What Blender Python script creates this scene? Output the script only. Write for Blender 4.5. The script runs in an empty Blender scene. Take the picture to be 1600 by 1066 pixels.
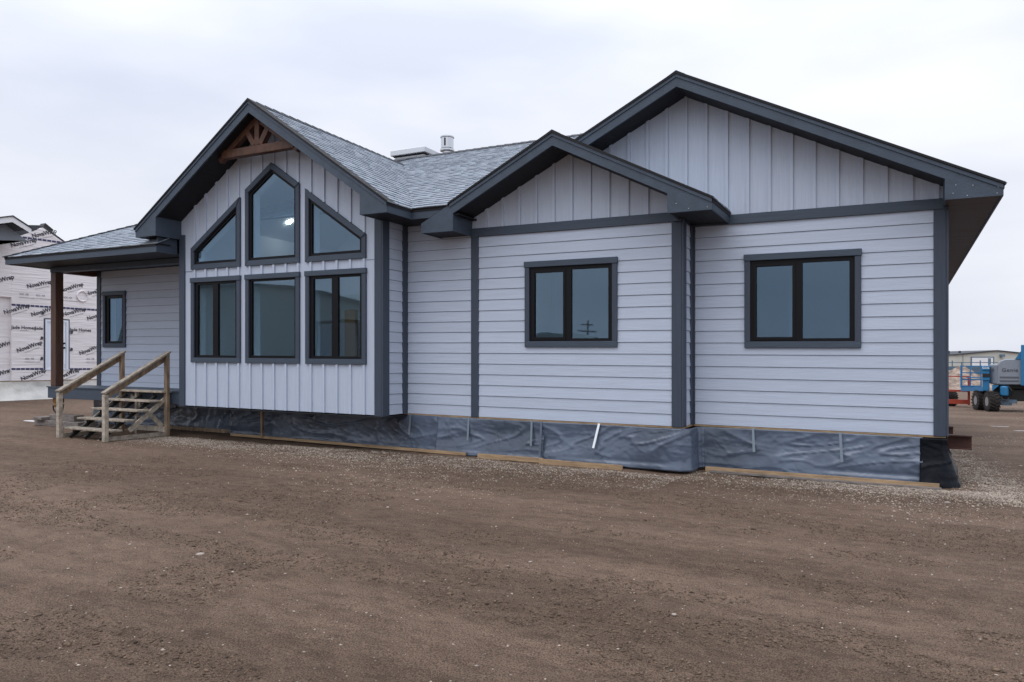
import bpy, bmesh, math, random
import numpy as np
from mathutils import Vector, noise
from mathutils.geometry import tessellate_polygon
random.seed(7)
rng = np.random.default_rng(11)
scene = bpy.context.scene
COL = scene.collection

# ------------------------------------------------------------------ camera
TH = math.radians(27.32)
cam = bpy.data.cameras.new('camera')
cam.lens = 1177.0 / 1600 * 36
cam.sensor_width = 36
cam.shift_y = 34 / 1600
cam.clip_start = 0.05
cam.clip_end = 3000
cam_o = bpy.data.objects.new('camera', cam)
cam_o.location = (0, 0, 1.6)
cam_o.rotation_euler = (math.radians(90), 0, TH)
COL.objects.link(cam_o)
scene.camera = cam_o

# ------------------------------------------------------------------ overcast sky
SUN_EL, SUN_AZ = math.radians(60), math.radians(200)      # azimuth counted from +Y clockwise
world = bpy.data.worlds.new('World')
scene.world = world
world.use_nodes = True
nt = world.node_tree
nt.nodes.clear()
def wn(t, **k):
    n = nt.nodes.new(t)
    for a, b in k.items(): setattr(n, a, b)
    return n
out = wn('ShaderNodeOutputWorld')
bg = wn('ShaderNodeBackground')
sky = wn('ShaderNodeTexSky', sky_type='NISHITA', sun_disc=False)
sky.sun_elevation, sky.sun_rotation = SUN_EL, SUN_AZ
tc = wn('ShaderNodeTexCoord')
sep = wn('ShaderNodeSeparateXYZ')
nt.links.new(tc.outputs['Generated'], sep.inputs[0])
mp = wn('ShaderNodeMapping'); mp.inputs['Scale'].default_value = (1.3, 1.3, 4.2)
mp.inputs['Rotation'].default_value = (0.25, 0.1, 0.6)
nt.links.new(tc.outputs['Generated'], mp.inputs[0])
nz = wn('ShaderNodeTexNoise'); nz.inputs['Scale'].default_value = 1.4; nz.inputs['Detail'].default_value = 5; nz.inputs['Roughness'].default_value = 0.45
nt.links.new(mp.outputs[0], nz.inputs['Vector'])
rp = wn('ShaderNodeValToRGB')
rp.color_ramp.elements[0].position = 0.36; rp.color_ramp.elements[0].color = (7.1, 7.6, 8.95, 1)
rp.color_ramp.elements[1].position = 0.64; rp.color_ramp.elements[1].color = (9.8, 10.0, 10.7, 1)
nt.links.new(nz.outputs['Fac'], rp.inputs[0])
# an overcast sky grows brighter towards the zenith
m1 = wn('ShaderNodeMath', operation='MULTIPLY'); nt.links.new(sep.outputs['Z'], m1.inputs[0]); nt.links.new(sep.outputs['Z'], m1.inputs[1])
m2 = wn('ShaderNodeMath', operation='MULTIPLY_ADD'); nt.links.new(m1.outputs[0], m2.inputs[0]); m2.inputs[1].default_value = 1.5; m2.inputs[2].default_value = 0.93
mulc = wn('ShaderNodeVectorMath', operation='SCALE'); nt.links.new(rp.outputs[0], mulc.inputs[0]); nt.links.new(m2.outputs[0], mulc.inputs['Scale'])
mx = wn('ShaderNodeMixRGB'); mx.inputs[0].default_value = 0.95
nt.links.new(sky.outputs[0], mx.inputs[1]); nt.links.new(mulc.outputs[0], mx.inputs[2])
nt.links.new(mx.outputs[0], bg.inputs[0]); bg.inputs[1].default_value = 0.1
nt.links.new(bg.outputs[0], out.inputs[0])

sun = bpy.data.lights.new('sun', 'SUN')
sun.energy = 0.85; sun.angle = math.radians(50); sun.color = (1, 0.97, 0.93)
sun_o = bpy.data.objects.new('sun', sun)
sd = Vector((math.sin(SUN_AZ) * math.cos(SUN_EL), math.cos(SUN_AZ) * math.cos(SUN_EL), math.sin(SUN_EL)))
sun_o.rotation_euler = sd.to_track_quat('Z', 'Y').to_euler()
COL.objects.link(sun_o)

scene.view_settings.view_transform = 'Standard'
scene.view_settings.look = 'None'
scene.view_settings.gamma = 1
scene.view_settings.exposure = 0.0
scene.view_settings.use_curve_mapping = False
scene.render.engine = 'CYCLES'

# ------------------------------------------------------------------ materials
def mat(name, col, rough=0.6, bump=0.0, bscale=(1, 1, 1), nscale=8, var=0.0, spec=0.5, metal=0.0, detail=6, var_scale=2.0, col2=None, bdist=0.01, coat=0, island=0.0, objvar=0.0):
    m = bpy.data.materials.new(name); m.use_nodes = True
    t = m.node_tree; b = t.nodes['Principled BSDF']
    b.inputs['Roughness'].default_value = rough
    b.inputs['Metallic'].default_value = metal
    b.inputs['Specular IOR Level'].default_value = spec
    if coat: b.inputs['Coat Weight'].default_value = coat
    g = t.nodes.new('ShaderNodeNewGeometry')
    c1 = (*col, 1)
    b.inputs['Base Color'].default_value = c1
    src = None
    if var or col2:
        mp_ = t.nodes.new('ShaderNodeMapping'); mp_.inputs['Scale'].default_value = bscale
        t.links.new(g.outputs['Position'], mp_.inputs[0])
        n = t.nodes.new('ShaderNodeTexNoise'); n.inputs['Scale'].default_value = var_scale; n.inputs['Detail'].default_value = detail; n.inputs['Roughness'].default_value = 0.6
        t.links.new(mp_.outputs[0], n.inputs['Vector'])
        r = t.nodes.new('ShaderNodeValToRGB')
        r.color_ramp.elements[0].position = 0.32; r.color_ramp.elements[1].position = 0.68
        ca = tuple(x * (1 - var) for x in col); cb = col2 if col2 else tuple(x * (1 + var) for x in col)
        r.color_ramp.elements[0].color = (*ca, 1); r.color_ramp.elements[1].color = (*cb, 1)
        t.links.new(n.outputs['Fac'], r.inputs[0]); src = r.outputs[0]
    if island or objvar:
        h = t.nodes.new('ShaderNodeHueSaturation')
        if src: t.links.new(src, h.inputs['Color'])
        else: h.inputs['Color'].default_value = c1
        mr = t.nodes.new('ShaderNodeMapRange'); amt = island or objvar
        mr.inputs['To Min'].default_value = 1 - amt; mr.inputs['To Max'].default_value = 1 + amt
        if island and not objvar:
            t.links.new(g.outputs['Random Per Island'], mr.inputs[0])
        else:
            oi = t.nodes.new('ShaderNodeObjectInfo')
            if island:
                ad = t.nodes.new('ShaderNodeMath'); ad.operation = 'ADD'
                t.links.new(g.outputs['Random Per Island'], ad.inputs[0]); t.links.new(oi.outputs['Random'], ad.inputs[1])
                fr = t.nodes.new('ShaderNodeMath'); fr.operation = 'FRACT'; t.links.new(ad.outputs[0], fr.inputs[0])
                t.links.new(fr.outputs[0], mr.inputs[0])
            else: t.links.new(oi.outputs['Random'], mr.inputs[0])
        t.links.new(mr.outputs[0], h.inputs['Value']); src = h.outputs[0]
    if src: t.links.new(src, b.inputs['Base Color'])
    if bump:
        mp2 = t.nodes.new('ShaderNodeMapping'); mp2.inputs['Scale'].default_value = bscale
        t.links.new(g.outputs['Position'], mp2.inputs[0])
        n2 = t.nodes.new('ShaderNodeTexNoise'); n2.inputs['Scale'].default_value = nscale; n2.inputs['Detail'].default_value = detail
        t.links.new(mp2.outputs[0], n2.inputs['Vector'])
        bm_ = t.nodes.new('ShaderNodeBump'); bm_.inputs['Strength'].default_value = bump; bm_.inputs['Distance'].default_value = bdist
        t.links.new(n2.outputs['Fac'], bm_.inputs['Height']); t.links.new(bm_.outputs[0], b.inputs['Normal'])
    return m

LILAC = (0.485, 0.548, 0.655)
M = {}
M['siding'] = mat('siding_paint', LILAC, 0.62, 0.35, (1.2, 1.2, 26), 5, 0.05, var_scale=1.6, objvar=0.025, spec=0.3)
M['panel'] = mat('vertical_panel_paint', LILAC, 0.62, 0.35, (26, 26, 1.2), 5, 0.05, var_scale=1.6, spec=0.3)
M['trim'] = mat('slate_trim_paint', (0.053, 0.074, 0.104), 0.55, 0.35, (4, 4, 4), 9, 0.12, var_scale=1.5, spec=0.4)
M['trim_h'] = mat('slate_trim_grain', (0.053, 0.074, 0.104), 0.55, 0.4, (1.5, 1.5, 24), 5, 0.10, var_scale=1.5, spec=0.4)
M['trim_v'] = mat('slate_trim_upright_grain', (0.048, 0.064, 0.092), 0.55, 0.4, (24, 24, 1.5), 5, 0.10, var_scale=1.5, spec=0.4)
M['soffit'] = mat('charcoal_soffit', (0.011, 0.012, 0.016), 0.6, 0.5, (12, 0.3, 1), 3, spec=0.3)
M['black'] = mat('black_vinyl', (0.004, 0.004, 0.006), 0.45, spec=0.22)
M['white_in'] = mat('white_drywall', (0.75, 0.76, 0.76), 0.8)
M['dark_in'] = mat('interior_floor', (0.16, 0.13, 0.10), 0.5)
M['shingle'] = mat('grey_shingle', (0.255, 0.29, 0.335), 0.8, 0.6, (1, 1, 1), 220, 0.12, spec=0.4, var_scale=60, detail=3, island=0.17, objvar=0.17, bdist=0.004)
M['roofdeck'] = mat('dark_roof_deck', (0.009, 0.0095, 0.012), 0.8)
M['cap'] = mat('ridge_shingle', (0.045, 0.05, 0.06), 0.85, 0.5, nscale=90, bdist=0.004)
M['cedar'] = mat('stained_timber', (0.085, 0.036, 0.02), 0.6, 0.4, (3, 3, 3), 10, 0.35, var_scale=3)
M['post'] = mat('stained_post', (0.082, 0.037, 0.02), 0.55, 0.4, (18, 18, 1), 4, 0.4, var_scale=2)
M['lumber'] = mat('new_lumber', (0.36, 0.245, 0.14), 0.7, 0.4, (2, 14, 14), 4, 0.3, var_scale=2)
M['weathered'] = mat('weathered_wood', (0.36, 0.31, 0.25), 0.8, 0.6, (7, 7, 7), 5, 0.4, var_scale=1.6, objvar=0.2)
M['weathered_b'] = mat('brown_weathered_wood', (0.27, 0.195, 0.13), 0.8, 0.6, (10, 10, 2.5), 5, 0.45, var_scale=1.6)
M['steel_dk'] = mat('dark_steel', (0.015, 0.014, 0.014), 0.5, spec=0.5)
M['galv'] = mat('galvanised_strap', (0.17, 0.21, 0.25), 0.5, 0.2, nscale=40, metal=0.5)
M['bright'] = mat('bright_metal', (0.8, 0.84, 0.87), 0.35, metal=0.3)
M['chrome'] = mat('stainless_vent', (0.6, 0.62, 0.65), 0.22, metal=0.9)
M['whitegal'] = mat('pale_metal_cap', (0.66, 0.69, 0.73), 0.5)
M['rust'] = mat('rust_primer_steel', (0.062, 0.022, 0.014), 0.7, 0.3, nscale=20, var=0.35, var_scale=6)
M['brass'] = mat('brass_jack', (0.22, 0.11, 0.025), 0.45, metal=0.5, var=0.4, var_scale=15)
M['timber_grey'] = mat('grey_block_timber', (0.19, 0.165, 0.15), 0.85, 0.5, (3, 3, 10), 6, 0.35, var_scale=2)
M['tarp'] = mat('grey_poly_tarp', (0.078, 0.103, 0.147), 0.2, 0.22, (1, 1, 1), 10, 0.45, var_scale=1.1, spec=0.6, bdist=0.015)
M['tarp_b'] = mat('black_poly_tarp', (0.004, 0.0055, 0.009), 0.42, 0.3, (1, 1, 1), 12, 0.3, var_scale=3, spec=0.12, bdist=0.015)
for key_, sc_v in (('tarp', 2.6), ('tarp_b', 3.4)):            # sharp crumple creases on top of the soft folds
    t_m = M[key_].node_tree; bump0 = [n for n in t_m.nodes if n.type == 'BUMP'][0]
    geo_ = [n for n in t_m.nodes if n.type == 'NEW_GEOMETRY'][0]
    dn = t_m.nodes.new('ShaderNodeTexNoise'); dn.inputs['Scale'].default_value = 1.7; dn.inputs['Detail'].default_value = 3
    t_m.links.new(geo_.outputs['Position'], dn.inputs['Vector'])
    am = t_m.nodes.new('ShaderNodeVectorMath'); am.operation = 'MULTIPLY_ADD'; am.inputs[1].default_value = (0.9, 0.9, 0.9)
    t_m.links.new(dn.outputs['Color'], am.inputs[0]); t_m.links.new(geo_.outputs['Position'], am.inputs[2])
    vn = t_m.nodes.new('ShaderNodeTexVoronoi'); vn.feature = 'DISTANCE_TO_EDGE'; vn.inputs['Scale'].default_value = sc_v
    t_m.links.new(am.outputs[0], vn.inputs['Vector'])
    b2 = t_m.nodes.new('ShaderNodeBump'); b2.inputs['Strength'].default_value = 0.35; b2.inputs['Distance'].default_value = 0.05
    t_m.links.new(vn.outputs['Distance'], b2.inputs['Height']); t_m.links.new(bump0.outputs[0], b2.inputs['Normal'])
    t_m.links.new(b2.outputs[0], t_m.nodes['Principled BSDF'].inputs['Normal'])
M['wrap'] = mat('house_wrap', (0.84, 0.80, 0.81), 0.6, 1.0, (1, 0.35, 5), 3, 0.06, var_scale=1.5, bdist=0.03)
M['ink'] = mat('dark_print', (0.055, 0.055, 0.07), 0.7)
M['inkgrey'] = mat('faded_print', (0.30, 0.28, 0.30), 0.7)
M['tape'] = mat('navy_tape', (0.03, 0.035, 0.11), 0.5)
M['plastic_w'] = mat('white_plastic_sheet', (0.62, 0.63, 0.62), 0.4, 0.8, (1, 1, 1), 3, 0.18, col2=(0.74, 0.72, 0.66), var_scale=1.2, bdist=0.08)
M['white'] = mat('white_paint', (0.78, 0.79, 0.81), 0.5)
M['doorwhite'] = mat('white_door_paint', (0.74, 0.80, 0.90), 0.4)
M['greyboard'] = mat('grey_board', (0.23, 0.26, 0.30), 0.7)
M['darkroof'] = mat('dark_far_shingle', (0.055, 0.06, 0.07), 0.85, 0.5, (1, 1, 1), 30, 0.25, var_scale=20)
M['blue'] = mat('blue_machine_paint', (0.02, 0.17, 0.36), 0.4, var=0.12, var_scale=3)
M['hood'] = mat('grey_hood', (0.24, 0.27, 0.31), 0.4, var=0.06, var_scale=3)
M['grooves'] = mat('dark_hood_recess', (0.10, 0.11, 0.13), 0.5)
M['red'] = mat('orange_red_paint', (0.42, 0.06, 0.03), 0.5, var=0.15, var_scale=4)
M['tyre'] = mat('tyre_rubber', (0.022, 0.018, 0.016), 0.85, 0.5, nscale=12)
M['rim'] = mat('pale_rim', (0.25, 0.25, 0.25), 0.5)
M['cream'] = mat('cream_metal_cladding', (0.52, 0.52, 0.47), 0.6, 0.3, (1, 1, 0.01), 5)
M['khaki'] = mat('grey_green_cladding', (0.33, 0.35, 0.33), 0.6, var=0.1, bscale=(1, 1, 0.02), var_scale=2)
M['bluegrey'] = mat('blue_grey_steel', (0.12, 0.18, 0.24), 0.6)
M['orange_in'] = mat('varnished_pine', (0.60, 0.33, 0.12), 0.5)
M['rockpale'] = mat('pale_stone', (0.33, 0.275, 0.235), 0.8, 0.5, nscale=30, var=0.25, var_scale=8)
M['cone'] = mat('cone_orange', (0.75, 0.16, 0.05), 0.5)
M['snow'] = mat('old_snow', (0.72, 0.72, 0.74), 0.6, 0.5, nscale=12)

def glass_mat():
    m = bpy.data.materials.new('coated_window_glass'); m.use_nodes = True
    t = m.node_tree; t.nodes.clear()
    o = t.nodes.new('ShaderNodeOutputMaterial')
    mixn = t.nodes.new('ShaderNodeMixShader')
    tr = t.nodes.new('ShaderNodeBsdfTransparent'); tr.inputs[0].default_value = (0.80, 0.90, 0.96, 1)
    gl = t.nodes.new('ShaderNodeBsdfGlossy'); gl.inputs['Roughness'].default_value = 0.012; gl.inputs[0].default_value = (0.62, 0.82, 1.0, 1)
    lw = t.nodes.new('ShaderNodeLayerWeight'); lw.inputs[0].default_value = 0.5
    fr = t.nodes.new('ShaderNodeMath'); fr.operation = 'POWER'; fr.inputs[1].default_value = 4.0; t.links.new(lw.outputs['Facing'], fr.inputs[0])
    ma = t.nodes.new('ShaderNodeMath'); ma.operation = 'MULTIPLY_ADD'; ma.inputs[1].default_value = 0.8; ma.inputs[2].default_value = 0.10
    g = t.nodes.new('ShaderNodeNewGeometry')
    mpn = t.nodes.new('ShaderNodeMapping'); mpn.inputs['Scale'].default_value = (1, 1, 1)
    nn = t.nodes.new('ShaderNodeTexNoise'); nn.inputs['Scale'].default_value = 1.3; nn.inputs['Detail'].default_value = 1
    bu = t.nodes.new('ShaderNodeBump'); bu.inputs['Strength'].default_value = 0.06; bu.inputs['Distance'].default_value = 0.02
    t.links.new(g.outputs['Position'], mpn.inputs[0]); t.links.new(mpn.outputs[0], nn.inputs['Vector']); t.links.new(nn.outputs['Fac'], bu.inputs['Height'])
    t.links.new(bu.outputs[0], gl.inputs['Normal'])
    t.links.new(fr.outputs[0], ma.inputs[0]); t.links.new(ma.outputs[0], mixn.inputs[0])
    t.links.new(tr.outputs[0], mixn.inputs[1]); t.links.new(gl.outputs[0], mixn.inputs[2])
    t.links.new(mixn.outputs[0], o.inputs[0])
    return m
M['glass'] = glass_mat()
def emit_mat(name, col, s):
    m = bpy.data.materials.new(name); m.use_nodes = True
    b = m.node_tree.nodes['Principled BSDF']
    b.inputs['Emission Color'].default_value = (*col, 1); b.inputs['Emission Strength'].default_value = s
    return m
M['lamp'] = emit_mat('lit_lamp', (1, 0.93, 0.85), 120)

# ------------------------------------------------------------------ mesh helpers
SH = 0.0099                        # the yard and the house both fall slightly towards the right
def fall(x, y, z): return (x, y, z - SH * x)
def ground_z(x):
    return -SH * min(0.6, max(-34.0, x))
def front(Y): return lambda a, z, o: (a, Y - o, z)
def right(X): return lambda a, z, o: (X + o, a, z)
def leftf(X): return lambda a, z, o: (X - o, -a, z)
def top(Z): return lambda a, b, o: (a, b, Z + o)

class MB:
    def __init__(self): self.v = []; self.f = []
    def prism(self, F, poly, o0, o1, holes=()):
        """poly (and holes) in the plane of F; o1 may be a function of (a,z)."""
        loops = [list(poly)] + [list(h) for h in holes]
        flat = [p for l in loops for p in l]
        fo1 = o1 if callable(o1) else (lambda a, z: o1)
        fo0 = o0 if callable(o0) else (lambda a, z: o0)
        b = len(self.v); n = len(flat)
        self.v += [F(a, z, fo0(a, z)) for a, z in flat] + [F(a, z, fo1(a, z)) for a, z in flat]
        if len(loops) == 1 and n <= 4:
            tr = [tuple(range(n))]
        else:
            tr = tessellate_polygon([[Vector((a, z, 0)) for a, z in l] for l in loops])
        for t in tr:
            self.f.append(tuple(b + i for i in t)); self.f.append(tuple(b + n + i for i in reversed(t)))
        s = 0
        for l in loops:
            m = len(l)
            for i in range(m):
                j = (i + 1) % m
                self.f.append((b + s + i, b + s + j, b + n + s + j, b + n + s + i))
            s += m
        return self
    def box(self, x0, x1, y0, y1, z0, z1):
        return self.prism(top(0), [(x0, y0), (x1, y0), (x1, y1), (x0, y1)], z0, z1)
    def bar(self, p, q, w, h, up=(0, 0, 1)):
        p, q = Vector(p), Vector(q); d = (q - p).normalized()
        s = d.cross(Vector(up))
        if s.length < 1e-4: s = d.cross(Vector((1, 0, 0)))
        s.normalize(); u = s.cross(d).normalized()
        b = len(self.v)
        for e in (p, q):
            for i, j in ((-1, -1), (1, -1), (1, 1), (-1, 1)):
                self.v.append(tuple(e + s * (i * w / 2) + u * (j * h / 2)))
        self.f += [(b, b + 1, b + 2, b + 3), (b + 4, b + 7, b + 6, b + 5)] + [(b + i, b + (i + 1) % 4, b + 4 + (i + 1) % 4, b + 4 + i) for i in range(4)]
        return self
    def tube(self, pts, r, n=8, closed=False):
        rings = []
        m = len(pts)
        for k, p in enumerate(pts):
            p = Vector(p)
            a = Vector(pts[(k - 1) % m] if (k or closed) else pts[0]); c = Vector(pts[(k + 1) % m] if (k < m - 1 or closed) else pts[-1])
            d = (c - a).normalized(); s = d.cross(Vector((0.01, 0.02, 1)))
            if s.length < 0.05: s = d.cross(Vector((1, 0, 0)))
            s.normalize(); u = s.cross(d)
            rr = r[k] if isinstance(r, (list, tuple)) else r
            b = len(self.v)
            for i in range(n):
                t = 2 * math.pi * i / n
                self.v.append(tuple(p + s * (rr * math.cos(t)) + u * (rr * math.sin(t))))
            rings.append(b)
        for k in range(m if closed else m - 1):
            a, b = rings[k], rings[(k + 1) % m]
            for i in range(n): self.f.append((a + i, a + (i + 1) % n, b + (i + 1) % n, b + i))
        if not closed:
            self.f.append(tuple(rings[0] + i for i in reversed(range(n)))); self.f.append(tuple(rings[-1] + i for i in range(n)))
        return self

OFF = {}
def mk(name, mb, m, parent=None, warp=True, kind=None, label=None, cat=None, group=None, smooth=False, bevel=0, recalc=True, loc=None):
    vs = [fall(*p) for p in mb.v] if warp else list(mb.v)
    off = OFF.get(parent.name, (0, 0, 0)) if parent else (loc or (0, 0, 0))
    vs = [(p[0] - off[0], p[1] - off[1], p[2] - off[2]) for p in vs]
    me = bpy.data.meshes.new(name); me.from_pydata(vs, [], mb.f)
    if recalc:
        b = bmesh.new(); b.from_mesh(me); bmesh.ops.recalc_face_normals(b, faces=b.faces); b.to_mesh(me); b.free()
    if smooth:
        for p in me.polygons: p.use_smooth = True
    o = bpy.data.objects.new(name, me); me.materials.append(m); COL.objects.link(o)
    if parent: o.parent = parent
    elif loc: o.location = loc
    OFF[o.name] = off
    if bevel:
        bv = o.modifiers.new('bevel', 'BEVEL'); bv.width = bevel; bv.segments = 1; bv.limit_method = 'ANGLE'
    tag(o, label, cat, group, kind)
    return o
def tag(o, label=None, cat=None, group=None, kind=None):
    if label: o['label'] = label
    if cat: o['category'] = cat
    if group: o['group'] = group
    if kind: o['kind'] = kind
def thing(name, loc, label, cat, group=None):
    o = bpy.data.objects.new(name, None); o.location = loc; COL.objects.link(o); o.empty_display_size = 0.3
    OFF[o.name] = tuple(loc); tag(o, label, cat, group); return o
def rect(a0, z0, a1, z1): return [(a0, z0), (a1, z0), (a1, z1), (a0, z1)]
def inset(poly, w):
    n = len(poly); ws = w if isinstance(w, (list, tuple)) else [w] * n
    L = []
    for i in range(n):
        (x0, y0), (x1, y1) = poly[i], poly[(i + 1) % n]
        dx, dy = x1 - x0, y1 - y0; l = math.hypot(dx, dy); nx, ny = -dy / l, dx / l
        L.append(((x0 + nx * ws[i], y0 + ny * ws[i]), (dx, dy)))
    res = []
    for i in range(n):
        (p, d), (q, e) = L[i - 1], L[i]
        den = d[0] * e[1] - d[1] * e[0]
        t = ((q[0] - p[0]) * e[1] - (q[1] - p[1]) * e[0]) / den
        res.append((p[0] + d[0] * t, p[1] + d[1] * t))
    return res

# ------------------------------------------------------------------ ground
def vnoise(x, y, s, seed):
    """cheap vectorised value noise"""
    x = x / s + seed * 17.3; y = y / s + seed * 9.1
    xi = np.floor(x).astype(int); yi = np.floor(y).astype(int)
    fx = x - xi; fy = y - yi; fx = fx * fx * (3 - 2 * fx); fy = fy * fy * (3 - 2 * fy)
    def h(i, j):
        n = (i * 374761393 + j * 668265263 + seed * 69069) & 0x7fffffff
        n = ((n ^ (n >> 13)) * 1274126177) & 0x7fffffff
        return ((n ^ (n >> 16)) & 0xffff) / 65535.0
    return (h(xi, yi) * (1 - fx) + h(xi + 1, yi) * fx) * (1 - fy) + (h(xi, yi + 1) * (1 - fx) + h(xi + 1, yi + 1) * fx) * fy
def ridge_dirt(x, y):
    # lumpy soil, stretched along wheel tracks that run about parallel to the house
    a = x * 0.985 - y * 0.17; b = x * 0.17 + y * 0.985
    z = 0.035 * (vnoise(a / 3.0, b, 0.9, 1) - 0.5) + 0.018 * (vnoise(a / 2.2, b, 0.28, 2) - 0.5)
    z += 0.012 * (vnoise(a, b, 0.13, 3) - 0.5) + 0.008 * (vnoise(a, b, 0.06, 4) - 0.5)
    lump = np.clip(vnoise(a / 3.5, b, 0.5, 6) - 0.52, 0, 1) * 2
    z += lump * 0.022 * np.clip(vnoise(a, b, 0.05, 5) - 0.45, 0, 1)
    return z
def axis(lo, hi, fine, far):
    mid = np.arange(lo, hi + fine / 2, fine); g = []; s = fine; p = hi
    while p < far: s *= 1.22; p += s; g.append(p)
    h = []; s = fine; p = lo
    while p > -far: s *= 1.22; p -= s; h.append(p)
    return np.array(h[::-1] + list(mid) + g)
xs = axis(-15, 4.5, 0.04, 700); ys = axis(2.4, 12, 0.04, 700)
X, Y = np.meshgrid(xs, ys)
Zg = ridge_dirt(X, Y) * np.clip(1.2 - np.hypot(X + 5, Y - 7) / 40, 0.0, 1)
Zg -= SH * np.clip(X, -34, 0.6)
nx, ny = len(xs), len(ys)
co = np.stack([X, Y, Zg], -1).reshape(-1, 3).astype(np.float32)
idx = np.arange(nx * ny).reshape(ny, nx)
fc = np.stack([idx[:-1, :-1], idx[:-1, 1:], idx[1:, 1:], idx[1:, :-1]], -1).reshape(-1, 4)
def np_mesh(name, co, fc):
    me = bpy.data.meshes.new(name); k = fc.shape[1]
    me.vertices.add(len(co)); me.vertices.foreach_set('co', co.astype(np.float32).ravel())
    me.loops.add(fc.size); me.loops.foreach_set('vertex_index', fc.astype(np.int32).ravel())
    me.polygons.add(len(fc)); me.polygons.foreach_set('loop_start', np.arange(0, fc.size, k, dtype=np.int32)); me.polygons.foreach_set('loop_total', np.full(len(fc), k, dtype=np.int32))
    me.update(calc_edges=True); me.validate(); return me
gm = bpy.data.materials.new('packed_brown_dirt'); gm.use_nodes = True
t = gm.node_tree; b = t.nodes['Principled BSDF']; b.inputs['Roughness'].default_value = 0.85; b.inputs['Specular IOR Level'].default_value = 0.25
g = t.nodes.new('ShaderNodeNewGeometry')
def tex(kind, scale, vscale=(1, 1, 1), rot=0, **k):
    mp_ = t.nodes.new('ShaderNodeMapping'); mp_.inputs['Scale'].default_value = vscale; mp_.inputs['Rotation'].default_value = (0, 0, rot)
    t.links.new(g.outputs['Position'], mp_.inputs[0])
    n = t.nodes.new(kind); n.inputs['Scale'].default_value = scale
    for a, v in k.items(): n.inputs[a].default_value = v
    t.links.new(mp_.outputs[0], n.inputs['Vector']); return n
def ramp(src, stops):
    r = t.nodes.new('ShaderNodeValToRGB'); e = r.color_ramp.elements
    e[0].position, e[0].color = stops[0][0], (*stops[0][1], 1); e[1].position, e[1].color = stops[1][0], (*stops[1][1], 1)
    for p, c in stops[2:]:
        q = e.new(p); q.color = (*c, 1)
    t.links.new(src, r.inputs[0]); return r
def mixc(f, a, b_, mode='MIX'):
    m_ = t.nodes.new('ShaderNodeMixRGB'); m_.blend_type = mode
    if isinstance(f, float): m_.inputs[0].default_value = f
    else: t.links.new(f, m_.inputs[0])
    t.links.new(a, m_.inputs[1]); t.links.new(b_, m_.inputs[2]); return m_.outputs[0]
nA = tex('ShaderNodeTexNoise', 0.75, (0.16, 1.0, 1), 0.12, Detail=5.0, Roughness=0.6)
cA = ramp(nA.outputs['Fac'], [(0.30, (0.152, 0.103, 0.072)), (0.70, (0.192, 0.134, 0.098))])
nB = tex('ShaderNodeTexNoise', 9.0, (0.5, 1, 1), 0.17, Detail=8.0, Roughness=0.7)
cB = ramp(nB.outputs['Fac'], [(0.33, (0.68, 0.66, 0.64)), (0.58, (1.08, 1.07, 1.05))])
c = mixc(1.0, cA.outputs[0], cB.outputs[0], 'MULTIPLY')
nC = tex('ShaderNodeTexNoise', 105.0, (1, 1, 1), 0, Detail=4.0, Roughness=0.75)
cC = ramp(nC.outputs['Fac'], [(0.40, (0.34, 0.32, 0.30)), (0.58, (1.34, 1.34, 1.34))])
c = mixc(1.0, c, cC.outputs[0], 'MULTIPLY')
vo = tex('ShaderNodeTexVoronoi', 42.0); 
vr = ramp(vo.outputs['Distance'], [(0.10, (1, 1, 1)), (0.24, (0, 0, 0))])
sepc = t.nodes.new('ShaderNodeSeparateColor'); t.links.new(vo.outputs['Color'], sepc.inputs[0])
thr = ramp(sepc.outputs[0], [(0.94, (0, 0, 0)), (0.96, (1, 1, 1))])
spk = mixc(1.0, vr.outputs[0], thr.outputs[0], 'MULTIPLY')
stc = ramp(sepc.outputs[1], [(0.0, (0.10, 0.08, 0.065)), (1.0, (0.30, 0.245, 0.19))])
c = mixc(spk, c, stc.outputs[0])
t.links.new(c, b.inputs['Base Color'])
bu = t.nodes.new('ShaderNodeBump'); bu.inputs['Strength'].default_value = 1.0; bu.inputs['Distance'].default_value = 0.035
bn = tex('ShaderNodeTexNoise', 48.0, (0.7, 1, 1), 0, Detail=6.0, Roughness=0.75)
rgh = t.nodes.new('ShaderNodeMapRange'); rgh.inputs['From Min'].default_value = 0.42; rgh.inputs['From Max'].default_value = 0.6; rgh.inputs['To Min'].default_value = 1.0; rgh.inputs['To Max'].default_value = 0.42
t.links.new(nA.outputs['Fac'], rgh.inputs[0])
hm = t.nodes.new('ShaderNodeMath'); hm.operation = 'MULTIPLY'; t.links.new(bn.outputs['Fac'], hm.inputs[0]); t.links.new(rgh.outputs[0], hm.inputs[1])
t.links.new(hm.outputs[0], bu.inputs['Height']); t.links.new(bu.outputs[0], b.inputs['Normal'])
gme = np_mesh('ground', co, fc); gme.materials.append(gm)
gme.polygons.foreach_set('use_smooth', np.ones(len(fc), dtype=bool))
go = bpy.data.objects.new('ground', gme); COL.objects.link(go); tag(go, kind='structure')

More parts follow.
